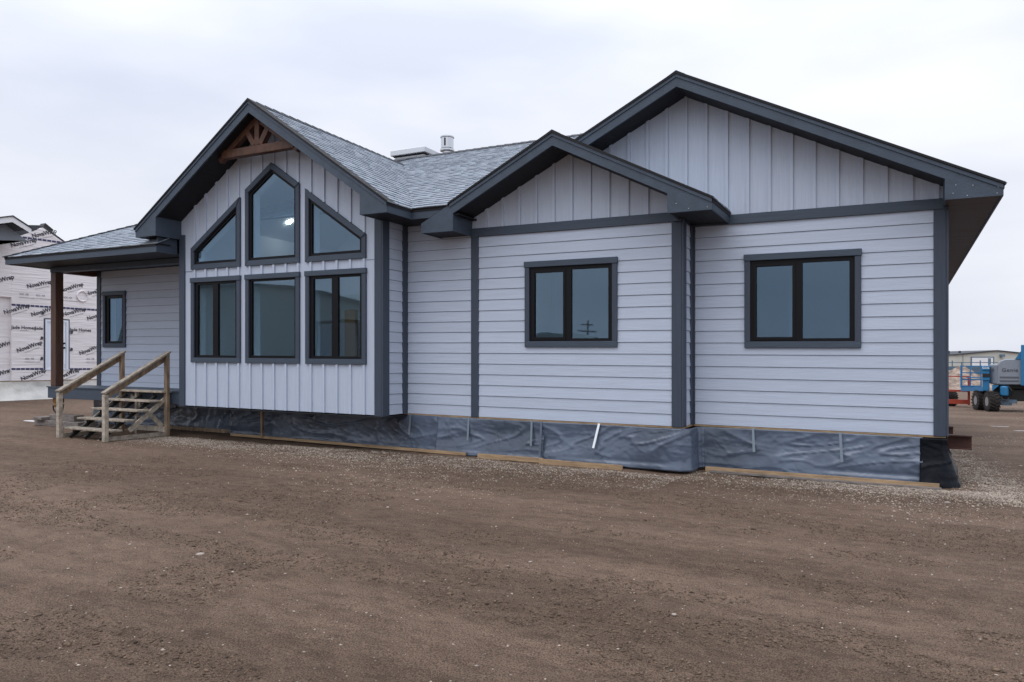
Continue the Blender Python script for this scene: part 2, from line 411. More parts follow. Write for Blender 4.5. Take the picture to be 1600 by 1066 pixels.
# loose gravel: far too many stones to count, one object per tone
def stones(name, P, size, m, label, cat):
    n = len(P)
    base = np.array([(1, 0, 0), (0, 1, 0), (-1, 0, 0), (0, -1, 0), (0, 0, 1), (0, 0, -1)], float)
    jit = 1 + rng.uniform(-0.35, 0.35, (n, 6, 1))
    ang = rng.uniform(0, 6.283, n); ca, sa = np.cos(ang), np.sin(ang)
    sc = np.stack([size * rng.uniform(0.7, 1.4, n), size * rng.uniform(0.6, 1.0, n), size * rng.uniform(0.35, 0.7, n)], -1)
    v = base[None] * jit * sc[:, None, :]
    x = v[..., 0] * ca[:, None] - v[..., 1] * sa[:, None]; y = v[..., 0] * sa[:, None] + v[..., 1] * ca[:, None]
    v = np.stack([x, y, v[..., 2]], -1) + P[:, None, :]
    f = np.array([(0, 1, 4), (1, 2, 4), (2, 3, 4), (3, 0, 4), (1, 0, 5), (2, 1, 5), (3, 2, 5), (0, 3, 5)])
    fc = (f[None] + (np.arange(n) * 6)[:, None, None]).reshape(-1, 3)
    me = np_mesh(name, v.reshape(-1, 3), fc); me.materials.append(m)
    o = bpy.data.objects.new(name, me); COL.objects.link(o); tag(o, label, cat, kind='stuff'); return o
def on_ground(x, y, sink=0.3, size=0.0):
    z = ridge_dirt(x, y) * np.clip(1.2 - np.hypot(x + 5, y - 7) / 40, 0, 1) - SH * np.clip(x, -34, 0.6)
    return np.stack([x, y, z + size * (0.35 - sink)], -1)
M['pebble'] = mat('pale_gravel', (0.36, 0.30, 0.245), 0.8, island=0.55)
M['pebble_d'] = mat('brown_gravel', (0.120, 0.081, 0.053), 0.9, island=0.6)
# pale gravel: a band along the skirting, patches in front of it and a strip past the right corner
n = 60000
x = rng.uniform(-13.5, 1.2, n); yb = np.where(x < -2.7, 10.35, 10.95)
y = yb - np.abs(rng.normal(0, 0.55, n)) * np.where(x < -2.7, 1.0, 0.8)
keep = rng.random(n) < np.clip((vnoise(x / 2.5, y, 0.6, 21) * 0.7 + vnoise(x, y, 0.2, 25) * 0.3 - 0.18) * 1.7, 0, 1)
x2 = rng.uniform(-10, 3.5, n); y2 = rng.uniform(6.3, 10.5, n)
k2 = rng.random(n) < np.clip((vnoise(x2 / 2.5, y2, 0.8, 23) * 0.55 + vnoise(x2 / 2, y2, 0.17, 24) * 0.45 - 0.42) * 1.5, 0, 1) * np.clip((y2 - 6.0) / 3.5, 0.1, 1)
x3 = 0.9 + rng.normal(0, 0.28, n // 3) ; y3 = rng.uniform(10.0, 17, n // 3); x3 = x3 + (13 - y3) * 0.13
x4 = rng.uniform(0.8, 9, n); y4 = rng.uniform(12, 34, n); k4 = rng.random(n) < np.clip((vnoise(x4, y4 / 2, 0.9, 29) - 0.4) * 1.6, 0, 1)
px_ = np.concatenate([x[keep], x2[k2], x3, x4[k4]]); py_ = np.concatenate([y[keep], y2[k2], y3, y4[k4]])
sz = rng.gamma(2.6, 0.0019, len(px_)) + 0.003
stones('gravel', on_ground(px_, py_, 0.15, sz), sz, M['pebble'], 'pale gravel scattered along the foot of the plastic skirting', 'gravel')
# brown crumbs of soil everywhere, fewer pale chips
n = 120000
r = 3.2 + 10 * rng.random(n) ** 0.9; a = rng.uniform(-0.25, 1.15, n)
x = -r * np.sin(a); y = r * np.cos(a)
k = vnoise(x / 3, y, 0.35, 31) * 0.65 + vnoise(x / 3, y, 1.3, 32) * 0.35 > 0.50
x, y = x[k], y[k]; k = (y < 10.3) | ((x > -2.6) & (y < 11)) | (x > 0.7); x, y = x[k], y[k]
sz = rng.gamma(2.6, 0.0017, len(x)) + 0.002
stones('soil_crumbs', on_ground(x, y, 0.1, sz), sz, M['pebble_d'], 'brown crumbs of loose soil strewn over the packed yard', 'soil')
n = 2200
r = 3.4 + 8 * rng.random(n); a = rng.uniform(-0.25, 1.15, n); x = -r * np.sin(a); y = r * np.cos(a)
k = (y < 10.2); x, y = x[k], y[k]; sz = rng.gamma(2.0, 0.0018, len(x)) + 0.0025
stones('pale_chips', on_ground(x, y, 0.1, sz), sz, M['pebble'], 'pale stone chips dotted over the brown yard', 'stone chips')

# single larger stones
def stone(x, y, s, label):
    b = bmesh.new(); bmesh.ops.create_icosphere(b, subdivisions=2, radius=s)
    for v in b.verts:
        v.co *= 1 + 0.25 * noise.noise(v.co / s * 1.3 + Vector((x, y, 0))); v.co.z *= 0.5; v.co.x *= 1.35
    me = bpy.data.meshes.new('stone'); b.to_mesh(me); b.free(); me.materials.append(M['rockpale'])
    for p in me.polygons: p.use_smooth = True
    o = bpy.data.objects.new('stone', me); o.location = (x, y, ground_z(x) + s * 0.22); o.rotation_euler[2] = random.uniform(0, 3)
    COL.objects.link(o); tag(o, label, 'stone')
STONES = [(-5.02, 4.24, 0.028, 'flat pale stone near the left edge, lowest in the picture'),
          (-4.86, 7.07, 0.018, 'pale flat stone on bare dirt in front of the skirting'),
          (-1.27, 4.68, 0.016, 'small rounded stone lying alone in the dirt, lower middle'),
          (0.47, 9.95, 0.026, 'white stone beside the end of the plank at the house corner'),
          (-2.6, 5.35, 0.014, 'little tan stone near the middle of the bare yard')]
for s_ in STONES: stone(*s_)

# ------------------------------------------------------------------ the house
house = thing('modular_house', (-8.0, 12.0, 0.0), 'long grey lilac modular house with slate trim and three front gables', 'house')
BASE = 0.655
Y1, Y2, Y3, YP = 10.06, 10.75, 11.3, 11.4
XB0, XB1 = -12.456, -7.601          # the bay
XM, XS, XR = -6.30, -2.80, 0.518    # module edge, middle bump-out corner, right corner
XP = -16.98
EXPO = 0.174

def lap_board(F, a0, a1, z0, z1, ztop, cuts, parent, e=EXPO):
    z0c, z1c = z0, min(z1 - 0.006, ztop)        # thin groove under the next butt, its dark backing draws the lap shadow
    rs = [(a0, z0c, a1, z1c)]
    for (c0, d0, c1, d1) in cuts:
        nr = []
        for (p0, q0, p1, q1) in rs:
            if c1 <= p0 or c0 >= p1 or d1 <= q0 or d0 >= q1: nr.append((p0, q0, p1, q1)); continue
            if c0 > p0: nr.append((p0, q0, c0, q1))
            if c1 < p1: nr.append((c1, q0, p1, q1))
            m0, m1 = max(p0, c0), min(p1, c1)
            if d1 < q1: nr.append((m0, d1, m1, q1))
            if d0 > q0: nr.append((m0, q0, m1, d0))
        rs = nr
    fo = lambda a, z: 0.017 - 0.013 * (z - z0) / e
    rs = [r_ for r_ in rs if r_[2] - r_[0] > 0.003 and r_[3] - r_[1] > 0.003]
    full = [r_ for r_ in rs if r_[3] - r_[1] > (z1c - z0c) - 0.004]
    slim = [r_ for r_ in rs if r_ not in full]
    if slim and len(full) == 2:                       # notched round the opening: one board
        mb = MB()
        for r_ in rs: mb.prism(F, rect(*r_), 0.0, fo)
        bm_ = mk('siding_board', mb, M['siding'], parent)
        b = bmesh.new(); b.from_mesh(bm_.data); bmesh.ops.remove_doubles(b, verts=b.verts, dist=0.0005); b.to_mesh(bm_.data); b.free()
    else:
        for r_ in rs: mk('siding_board', MB().prism(F, rect(*r_), 0.0, fo), M['siding'], parent)

def lap_wall(F, a0, a1, z0, z1, cuts=(), t=0.14, e=EXPO, zstart=None):
    w = mk('wall', MB().prism(F, rect(a0, z0, a1, z1), -t, -0.002, [rect(*c) for c in cuts]), M['trim'], house)  # dark backing shows through the board grooves as painted lap shadow
    z = zstart if zstart is not None else z0
    k = 0
    while z < z1 - 0.01:
        lap_board(F, a0, a1, max(z, z0) if z + e > z0 else z, z + e, z1, cuts, w, e)
        z += e
    return w

def window(F, outer, tw, glass, label=None, sash=None, depth=0.16, header=True):
    """outer trim polygon (ccw), trim widths per edge, list of glass polygons; returns opening polygon"""
    op = inset(outer, tw)
    w = mk('window', MB().prism(F, op, -0.035, 0.014, glass), M['black'], house, label=label)
    n = len(outer)
    for i in range(n):
        j = (i + 1) % n
        up = outer[i][0] > outer[j][0] + 1e-4              # edges running right-to-left are the head
        q = [outer[i], outer[j], op[j], op[i]]
        vert = abs(outer[i][0] - outer[j][0]) < 1e-4
        if n == 4 and header and abs(outer[2][1] - outer[3][1]) < 1e-4:
            xa, xb = min(outer[i][0], outer[j][0]), max(outer[i][0], outer[j][0])
            if vert: q = rect(min(outer[i][0], op[i][0]), op[0][1], max(outer[i][0], op[i][0]), op[2][1])
            elif up: q = rect(xa - 0.008, op[2][1], xb + 0.008, outer[2][1])
            else: q = rect(xa, outer[0][1], xb, op[0][1])
        mk('window_trim', MB().prism(F, q, 0.0, 0.058 if up else 0.045), M['trim_v'] if vert else M['trim_h'], w, bevel=0.004)
    mk('window_jamb', MB().prism(F, [(a, z) for a, z in inset(op, -0.012)], -0.24, -0.036, [inset(op, 0.004)]), M['white_in'], w)
    for g_ in glass:
        mk('pane', MB().prism(F, inset(g_, -0.004), -0.016, -0.010), M['glass'], w)
    if sash is not None:
        g_ = glass[sash]
        mk('sash', MB().prism(F, inset(g_, -0.045), 0.014, 0.024, [g_]), M['black'], w, bevel=0.003)
    return op

# --- right section and middle bump-out: lap siding up to the belly band
WZ0, WZ1 = 1.797, 3.147
BB0, BB1 = 3.605, 3.745                # belly band
def double_window(F, x0, label, w=1.54):
    o = rect(x0, WZ0, x0 + w, WZ1)
    g1 = rect(x0 + 0.165, WZ0 + 0.155, x0 + 0.655, WZ1 - 0.18)
    g2 = rect(x0 + 0.79, WZ0 + 0.135, x0 + w - 0.147, WZ1 - 0.15)
    op = window(F, o, [0.09, 0.08, 0.092, 0.08], [g1, g2], label, sash=0)
    return (op[0][0], op[0][1], op[2][0], op[2][1])
c3 = double_window(front(Y3), -2.022, 'two-light window in the right section of the house')
lap_wall(front(Y3), XS, XR - 0.142, BASE, BB0, [c3])
c2 = double_window(front(Y2), -5.308, 'two-light window in the middle bump-out')
lap_wall(front(Y2), XM + 0.14, XS - 0.145, BASE, BB0, [c2])
lap_wall(front(Y2), XB1, XM, BASE, 3.90)
# side returns (they look to the right)
def side_wall(Xp, ya, yb, z1): lap_wall(right(Xp), ya, yb, BASE, z1, t=0.1)
side_wall(XS, Y2 + 0.14, Y3 - 0.13, BB0)
side_wall(XB1, Y1 + 0.15, Y2 - 0.15, 3.90)
# right end, rear and left walls, not seen from the front
lap_wall(right(XR), Y3 + 0.14, 22.9, BASE, 3.66)
mk('wall', MB().box(XM, XR, 22.76, 22.9, BASE, 3.7).box(XM - 0.05, XM + 0.09, 18.4, 22.76, BASE, 3.7).box(XP, XM - 0.05, 18.4, 18.54, BASE, 3.9), M['siding'], house)
lap_wall(leftf(XP), -18.5, -YP, BASE + 0.2, 3.9)

def board(F, a0, z0, a1, z1, o0, o1, name='corner_board', m='trim_v', parent=house):
    return mk(name, MB().prism(F, rect(a0, z0, a1, z1), o0, o1), M[m], parent, bevel=0.004)
# corner boards and belly bands
board(front(Y3), XR - 0.142, BASE - 0.01, XR, BB0, -0.1, 0.032)
board(right(XR), Y3 - 0.03, BASE - 0.01, Y3 + 0.14, BB0, 0.001, 0.03)
board(front(Y3), XS + 0.001, BASE, XS + 0.06, BB0, 0.0, 0.034)
board(front(Y3), XS + 0.001, BB0, XR + 0.028, BB1, -0.05, 0.04, 'belly_band', 'trim_h')
board(front(Y2), XS - 0.145, BASE - 0.01, XS, BB0, -0.1, 0.032)
board(right(XS), Y2 - 0.03, BASE - 0.01, Y2 + 0.14, BB0, 0.001, 0.03)
board(right(XS), Y3 - 0.13, BASE, Y3 - 0.036, BB0, 0.0, 0.032)
board(front(Y2), XM + 0.001, BB0, XS + 0.028, BB1, -0.05, 0.04, 'belly_band', 'trim_h')
board(front(Y2), XM, BASE - 0.01, XM + 0.14, BB0, -0.1, 0.032)
board(front(Y1), XB1 - 0.145, BASE - 0.02, XB1, 3.90, -0.05, 0.034)
board(right(XB1), Y1 - 0.032, BASE - 0.02, Y1 + 0.15, 3.90, 0.001, 0.032)
board(right(XB1), Y2 - 0.15, BASE, Y2 - 0.001, 3.90, 0.001, 0.032)
board(front(Y1), XB0, BASE - 0.02, XB0 + 0.15, 3.95, -0.05, 0.034)
board(front(YP), XP, 0.87, XP + 0.14, 3.6, -0.05, 0.032)

# --- gable walls: vertical panels and battens
def batten_wall(F, poly, zline, holes_outer, holes_open, battens, zb, t=0.12, joint=None, tops=None):
    w = mk('wall', MB().prism(F, poly, -t, 0.006, holes_open), M['panel'], house)
    for a in battens:
        segs = [(zb, zline(a))]
        for h_ in holes_outer:
            hi = lo = None
            n = len(h_)
            zz = []
            for i in range(n):
                (x0, z0), (x1, z1) = h_[i], h_[(i + 1) % n]
                if min(x0, x1) < a < max(x0, x1): zz.append(z0 + (z1 - z0) * (a - x0) / (x1 - x0))
            if len(zz) >= 2:
                lo, hi = min(zz), max(zz); ns = []
                for s0, s1 in segs:
                    if hi <= s0 or lo >= s1: ns.append((s0, s1)); continue
                    if lo > s0: ns.append((s0, lo))
                    if hi < s1: ns.append((hi, s1))
                segs = ns
        for s0, s1 in segs:
            if s1 - s0 > 0.03:
                mk('batten', MB().prism(F, rect(a - 0.022, s0, a + 0.022, s1), 0.006, 0.034), M['panel'], w)
    return w
AX3, AZ3, SL3, FH3 = -2.89, 5.775, 0.4986, 0.205
AX2, AZ2, SL2, FH2 = -4.57, 4.969, 0.503, 0.208
AX1, AZ1, SL1, FH1 = -10.03, 6.055, 0.680, 0.222
u3 = lambda a: AZ3 - FH3 - SL3 * abs(a - AX3) + 0.03
u2 = lambda a: AZ2 - FH2 - SL2 * abs(a - AX2) + 0.03
u1 = lambda a: AZ1 - FH1 - SL1 * abs(a - AX1) + 0.04
batten_wall(front(Y3), [(XM, BB1), (XR, BB1), (XR, u3(XR)), (AX3, u3(AX3)), (XM, u3(XM))], u3, [], [], [-2.875 + 0.2995 * k for k in range(-6, 12)], BB1)
batten_wall(front(Y2), [(XM, BB1), (XS, BB1), (XS, u2(XS)), (AX2, u2(AX2)), (XM, u2(XM))], u2, [], [], [-4.811 + 0.3003 * k for k in range(-4, 7)], BB1)
mk('wall', MB().prism(right(XS), rect(Y2 - 0.1, BB0, Y3, 3.9), -0.1, 0.01), M['trim'], house)
# bay with its six windows
FB = front(Y1)
LW = []
for x0, x1, kind in ((-12.122, -10.818, 2), (-10.682, -9.379, 1), (-9.240, -7.918, 2)):
    o = rect(x0, 1.490, x1, 3.105)
    if kind == 2:
        g = [rect(x0 + 0.165, 1.63, x0 + 0.575, 2.965), rect(x0 + 0.71, 1.625, x1 - 0.14, 2.975)]
        lab = 'two-light lower bay window beside the porch steps' if x0 < -12 else 'two-light lower bay window nearest the corner board'
        op = window(FB, o, [0.09, 0.085, 0.09, 0.085], g, lab)
    else:
        op = window(FB, o, [0.09, 0.085, 0.09, 0.085], [rect(x0 + 0.14, 1.63, x1 - 0.13, 2.98)], 'single-pane lower bay window')
    LW.append((o, op))
for o, lab in (([(-12.122, 3.266), (-10.818, 3.266), (-10.818, 4.545), (-12.122, 3.662)], 'trapezoid bay window sloping up to the right'),
          ([(-10.688, 3.266), (-9.379, 3.266), (-9.379, 4.655), (-10.033, 5.092), (-10.688, 4.655)], 'tall pointed bay window under the timber truss'),
          ([(-9.245, 3.266), (-7.922, 3.266), (-7.922, 3.668), (-9.245, 4.552)], 'trapezoid bay window sloping down to the right')):
    tw = [0.095, 0.085, 0.095, 0.085] if len(o) == 4 else [0.095, 0.085, 0.095, 0.095, 0.085]
    op = window(FB, o, tw, [inset(inset(o, tw), 0.052)], lab)
    LW.append((o, op))
bw = batten_wall(FB, [(XB0, BASE), (XB1, BASE), (XB1, u1(XB1)), (AX1, u1(AX1)), (XB0, u1(XB0))], u1, [o for o, _ in LW], [op for _, op in LW], [-12.026 + 0.29 * k for k in range(15)], BASE)
mk('panel_joint', MB().prism(FB, rect(XB0 + 0.15, 3.232, -12.125, 3.242), 0.006, 0.012).prism(FB, rect(-7.916, 3.232, XB1 - 0.146, 3.242), 0.006, 0.012), M['galv'], bw)
mk('drip_edge', MB().prism(FB, rect(XB0 - 0.02, BASE - 0.035, XB1 + 0.03, BASE - 0.021), -0.7, 0.05), M['roofdeck'], house)
mk('ledger_strip', MB().prism(front(Y2), rect(XB1, BASE - 0.03, XS + 0.03, BASE - 0.002), -0.05, 0.012).prism(front(Y3), rect(XS + 0.03, BASE - 0.03, XR, BASE - 0.002), -0.05, 0.012).prism(right(XS), rect(Y2, BASE - 0.03, Y3, BASE - 0.002), -0.05, 0.02), M['lumber'], house)
# porch wall
FP = front(YP)
o = rect(-16.745, 1.80, -15.93, 3.11)
opp = window(FP, o, [0.09, 0.085, 0.095, 0.085], [rect(-16.56, 1.945, -16.08, 2.945)], 'narrow porch window beside the entrance')
lap_wall(FP, XP + 0.14, XB0 + 0.02, 0.87, 3.62, [(opp[0][0], opp[0][1], opp[2][0], opp[2][1])], zstart=BASE)
mk('wall', MB().box(XB0 + 0.001, XB0 + 0.12, Y1 + 0.12, YP, BASE, 4.1), M['siding'], house)

# --- roofs
roofs = {}
ALL = []                                  # shingle boxes (8 corners) of every slope
def shingles_on(origin, es, ut, L, T, ok, expo=0.143, key='roof'):
    """rows of laminated shingles: es along the eave, ut up the slope"""
    es, ut = Vector(es).normalized(), Vector(ut).normalized(); nrm = es.cross(ut)
    if nrm.z < 0: nrm = -nrm
    O = Vector(origin); tt = 0.0; row = 0
    while tt < T:
        s = -random.uniform(0, 0.2)
        while s < L:
            w = random.choice((0.07, 0.09, 0.11, 0.13, 0.16, 0.19))
            s0, s1 = max(0, s), min(L, s + w); s += w
            if s1 - s0 < 0.02: continue
            t0, t1 = tt - (0.0), min(T, tt + expo + 0.012)
            cpt = O + es * ((s0 + s1) / 2) + ut * ((t0 + t1) / 2)
            if not ok(cpt.x, cpt.y): continue
            th = random.choice((0.013, 0.017, 0.021)); t0 += random.choice((0, 0, -0.008))
            q = []
            for (a_, b_) in ((s0 + .001, t0), (s1 - .001, t0), (s1 - .001, t1), (s0 + .001, t1)):
                q.append(O + es * a_ + ut * b_)
            up = [q[0] + nrm * th, q[1] + nrm * th, q[2] + nrm * 0.004, q[3] + nrm * 0.004]
            ALL.append((key, [tuple(p) for p in q] + [tuple(p) for p in up], cpt))
        tt += expo; row += 1

def gable_roof(Yf, Yb, ax, az, sl, fh, xl, xr, zb, inl, inr, Yw, boxl=True, boxr=True, sag=0.0, soff_l=None, soff_r=None, eave_r_to=None, eave_l_to=None, xll=None):
    xll = xl if xll is None else xll
    zt = lambda x: az - 0.02 - sl * abs(x - ax)
    r_ = mk('roof', MB().prism(front(0), [(xl, zt(xl)), (xl, zt(xl) - 0.05), (ax, zt(ax) - 0.05), (xr, zt(xr) - 0.05), (xr, zt(xr)), (ax, zt(ax))], lambda a, z: -(Yf + 0.005), lambda a, z: -Yb), M['roofdeck'], house)
    if sag:
        for v in r_.data.vertices:
            if v.co.y + 12 > Yf + 1: v.co.z -= sag * max(0, 1 - abs(v.co.x - 8 * 0 - (ax + 8)) / 3.0)
    # rake fascia, right and left
    zl = lambda x: az - fh - sl * abs(x - ax)
    if boxr: P = [(ax, az - 0.02), (ax, zl(ax)), (inr, zl(inr)), (inr, zb), (xr - 0.012, zb), (xr - 0.012, zt(xr) - 0.004)]
    else: P = [(ax, az - 0.02), (ax, zl(ax)), (xr, zl(xr)), (xr, zt(xr))]
    mk('fascia', MB().prism(front(Yf), P, -0.03, 0.0), M['trim'], r_)
    if boxl: P = [(ax, az - 0.02), (xl + 0.012, zt(xl) - 0.004), (xl + 0.012, zb), (inl, zb), (inl, zl(inl)), (ax, zl(ax))]
    else: P = [(ax, az - 0.02), (xl, zt(xl)), (xl, zl(xl)), (ax, zl(ax))]
    mk('fascia', MB().prism(front(Yf), P, -0.03, 0.0), M['trim'], r_)
    # shingle mould: a thin strip proud of the fascia, under a dark drip edge
    tr = [(ax, az - 0.022), (ax, az - 0.072), (xr - .012, zt(xr) - 0.052), (xr - .012, zt(xr) - 0.004)]
    tl = [(ax, az - 0.022), (xll + .012, zt(xll) - 0.004), (xll + .012, zt(xll) - 0.052), (ax, az - 0.072)]
    mk('fascia_mould', MB().prism(front(Yf), tr, 0.0, 0.014).prism(front(Yf), tl, 0.0, 0.014), M['trim'], r_)
    er = [(ax, az + 0.012), (ax, az - 0.024), (xr + .01, zt(xr) - 0.008), (xr + .01, zt(xr) + 0.022)]
    el = [(ax, az + 0.012), (xll - .01, zt(xll) + 0.022), (xll - .01, zt(xll) - 0.008), (ax, az - 0.024)]
    mk('drip_edge', MB().prism(front(Yf), er, -0.2, 0.028).prism(front(Yf), el, -0.2, 0.028), M['roofdeck'], r_)
    # sloping soffit under the rake, flat soffit and end of the eave boxes
    th = 0.02
    xa, xb = (inl if boxl else xl), (inr if boxr else xr)
    mk('soffit', MB().prism(front(0), [(xa, zl(xa) + 0.012), (ax, zl(ax) + 0.012), (ax, zl(ax) + 0.03), (xa, zl(xa) + 0.03)], -(Yf + 0.03), -(Yw - 0.0)).prism(front(0), [(ax, zl(ax) + 0.012), (xb, zl(xb) + 0.012), (xb, zl(xb) + 0.03), (ax, zl(ax) + 0.03)], -(Yf + 0.03), -(Yw)), M['soffit'], r_)
    if boxr:
        ye = eave_r_to or Yw
        mk('soffit', MB().box(inr + 0.022, xr - 0.03, Yf + 0.03, ye, zb + 0.012, zb + 0.03), M['soffit_r'] if ye > Yw + 2 else M['soffit'], r_)
        mk('eave_box_end', MB().box(inr, inr + 0.022, Yf + 0.03, Yw - 0.001, zb, zl(inr) + 0.02), M['trim'], r_)
        mk('fascia', MB().box(xr - 0.03, xr - 0.008, Yf + 0.03, ye, zb, zt(xr) - 0.006), M['trim_h'], r_)
    if boxl:
        ye = eave_l_to or Yw
        mk('soffit', MB().box(xl + 0.03, inl - 0.022, Yf + 0.03, ye, zb + 0.012, zb + 0.03), M['soffit'], r_)
        mk('eave_box_end', MB().box(inl - 0.022, inl, Yf + 0.03, Yw - 0.001, zb, zl(inl) + 0.02), M['trim'], r_)
        mk('fascia', MB().box(xl + 0.008, xl + 0.03, Yf + 0.03, ye, zb, zt(xl) - 0.006), M['trim_h'], r_)
    return r_, zt
M['soffit_r'] = mat('ribbed_brown_soffit', (0.048, 0.036, 0.033), 0.6, 1.0, (0.1, 24, 1), 1.2, bdist=0.03, detail=1)
r3, zt3 = gable_roof(10.77, 22.9 + 0.5, AX3, AZ3, SL3, FH3, -6.1, 1.107, 3.628, XM, 0.483, Y3, boxl=False, eave_r_to=23.3)
r2, zt2 = gable_roof(10.135, 12.4, AX2, AZ2, SL2, FH2, -6.90, -2.225, 3.622, -6.286, -2.845, Y2, eave_r_to=Y3 - 0.001, eave_l_to=Y2 - 0.001, xll=-6.36)
r1, zt1 = gable_roof(9.48, 14.5, AX1, AZ1, SL1, FH1, -13.0, -7.072, 3.865, -12.42, -7.61, Y1, eave_r_to=10.17, eave_l_to=11.3, sag=0.07)
XE, YE, ZE = -17.44, 9.55, 3.745           # low porch eave corner
mz = lambda y: 4.040 + 0.5 * (y - 10.14)
RY, RZ = 14.75, 4.040 + 0.5 * (14.75 - 10.14)
hipx = XE + (RZ - ZE) / 0.36
def slab(pts, d=0.1, name='roof', m='roofdeck', parent=house, th=0.02):
    mb = MB(); n = len(pts)
    mb.v = [(x, y, z - th) for x, y, z in pts] + [(x, y, z - d) for x, y, z in pts]
    tri = tessellate_polygon([[Vector((x, y, 0)) for x, y, z in pts]])
    for a in tri: mb.f += [tuple(a), tuple(n + i for i in reversed(a))]
    for i in range(n): j = (i + 1) % n; mb.f.append((i, j, n + j, n + i))
    return mk(name, mb, M[m], parent)
MAINPOLY = [(XE, YE), (-12.5, YE), (-12.5, 10.6), (-7.3, 10.6), (-7.3, 10.14), (-6.36, 10.14), (-4.57, 11.95), (-2.95, 13.55), (-3.6, RY), (hipx, RY)]
def zmain(x, y): return ZE - 0.0 + (mz(y) - mz(YE)) * 1.0 if False else mz(y)
rm = slab([(x, y, mz(y)) for x, y in MAINPOLY], d=0.06)
slab([(XE, YE, mz(YE)), (hipx, RY, RZ), (XE, 19.9, mz(YE))], d=0.06)
slab([(hipx, RY, RZ), (-3.6, RY, RZ), (XM, 19.9, mz(YE)), (XE, 19.9, mz(YE))], d=0.06)
slab([(-3.6, RY, RZ), (-2.95, 13.55, mz(13.55)), (-2.95, 15.95, mz(13.55))], d=0.06)
slab([(-3.6, RY, RZ), (-2.95, 15.95, mz(13.55)), (-6.3, 19.9, mz(YE))], d=0.06)
# main eave fascia between the bay and the middle gable, porch fascias and soffits
mk('fascia', MB().box(-7.10, -6.40, 10.15, 10.175, 3.865, 4.02), M['trim_h'], rm)
mk('drip_edge', MB().box(-7.10, -6.36, 10.12, 10.2, 4.022, 4.036), M['roofdeck'], rm)
mk('soffit', MB().box(XB1 + 0.03, XM + 0.1, 10.175, Y2 - 0.001, 3.875, 3.90), M['soffit'], rm)
mk('fascia', MB().box(XE + 0.012, -12.50, YE + 0.01, YE + 0.035, 3.575, 3.722), M['trim_h'], rm)
mk('fascia', MB().box(XE + 0.012, XE + 0.036, YE + 0.035, 19.8, 3.575, 3.722), M['trim_h'], rm)
mk('fascia', MB().box(-12.52, -12.497, YE + 0.035, Y1 - 0.04, 3.575, 3.722).box(-12.52, -12.497, YE + 0.035, Y1 - 0.04, 3.725, 3.862), M['trim_h'], rm)
mk('drip_edge', MB().box(XE, -12.46, YE - 0.012, YE + 0.3, 3.724, 3.738), M['roofdeck'], rm)
mk('soffit', MB().box(XE + 0.036, -12.52, YE + 0.035, YP - 0.001, 3.59, 3.61).box(XE + 0.036, XP - 0.03, YP, 19.8, 3.59, 3.61), M['soffit_p'] if 'soffit_p' in M else M['soffit'], rm)
BPD = 10.36
nm_ = MB()
for x_, z_ in ((0.60, 3.80), (0.57, 3.70), (0.78, 3.78), (0.72, 3.66), (1.04, 3.73), (1.03, 3.66), (-2.3, 3.66), (-2.55, 3.66), (-2.72, 3.74)):
    nm_.box(x_ - 0.0035, x_ + 0.0035, (10.77 if x_ > 0 else 10.135) - 0.003, (10.77 if x_ > 0 else 10.135), z_ - 0.0035, z_ + 0.0035)
mk('nail_heads', nm_, M['bright'], r3, kind='stuff')
mk('porch_beam', MB().box(-17.17, XB0 - 0.001, BPD + 0.02, BPD + 0.20, 3.475, 3.588), M['trim'], house, bevel=0.006)
mk('porch_beam', MB().box(-17.15, -16.97, BPD + 0.201, YP - 0.001, 3.477, 3.588), M['post'], house, bevel=0.006)

# shingle courses
inpoly = lambda poly: (lambda x, y: sum(((poly[i][1] > y) != (poly[(i + 1) % len(poly)][1] > y)) and (x < (poly[(i + 1) % len(poly)][0] - poly[i][0]) * (y - poly[i][1]) / (poly[(i + 1) % len(poly)][1] - poly[i][1]) + poly[i][0]) for i in range(len(poly))) % 2 == 1)
Tm = math.hypot(RY - YE, RZ - mz(YE))
shingles_on((XE, YE - 0.012, mz(YE) - 0.02), (1, 0, 0), (0, 1, 0.5), -2.9 - XE, Tm, inpoly(MAINPOLY), key='main')
hl = math.hypot(AX1 + 7.072, SL1 * (AX1 + 7.072))
shingles_on((-7.062, 9.47, zt1(-7.072)), (0, 1, -0.012), (-1, 0, SL1), 4.95, hl, lambda x, y: y < 10.17 or mz(y) - 0.03 < zt1(x) + 0.06, key='bay')
shingles_on((-13.01, 9.47, zt1(-13.0)), (0, 1, -0.012), (1, 0, SL1), 4.95, hl, lambda x, y: True, expo=0.143, key='bay')
h2 = math.hypot(2.34, 2.34 * SL2)
shingles_on((-2.215, 10.125, zt2(-2.225)), (0, 1, 0), (-1, 0, SL2), 2.2, h2, lambda x, y: True, key='gable')
shingles_on((-6.91, 10.125, zt2(-6.90)), (0, 1, 0), (1, 0, SL2), 2.2, h2, lambda x, y: x > -6.38, key='gable')
h3 = math.hypot(4.0, 4.0 * SL3)
shingles_on((1.117, 10.76, zt3(1.107)), (0, 1, 0), (-1, 0, SL3), 12.6, h3, lambda x, y: True, key='wing')
shingles_on((-6.1, 10.76, zt3(-6.1)), (0, 1, 0), (1, 0, SL3), 12.6, 3.2 * math.hypot(1, SL3), lambda x, y: x > -6.0, key='wing')
cv = Vector((0, 0, 1.6))
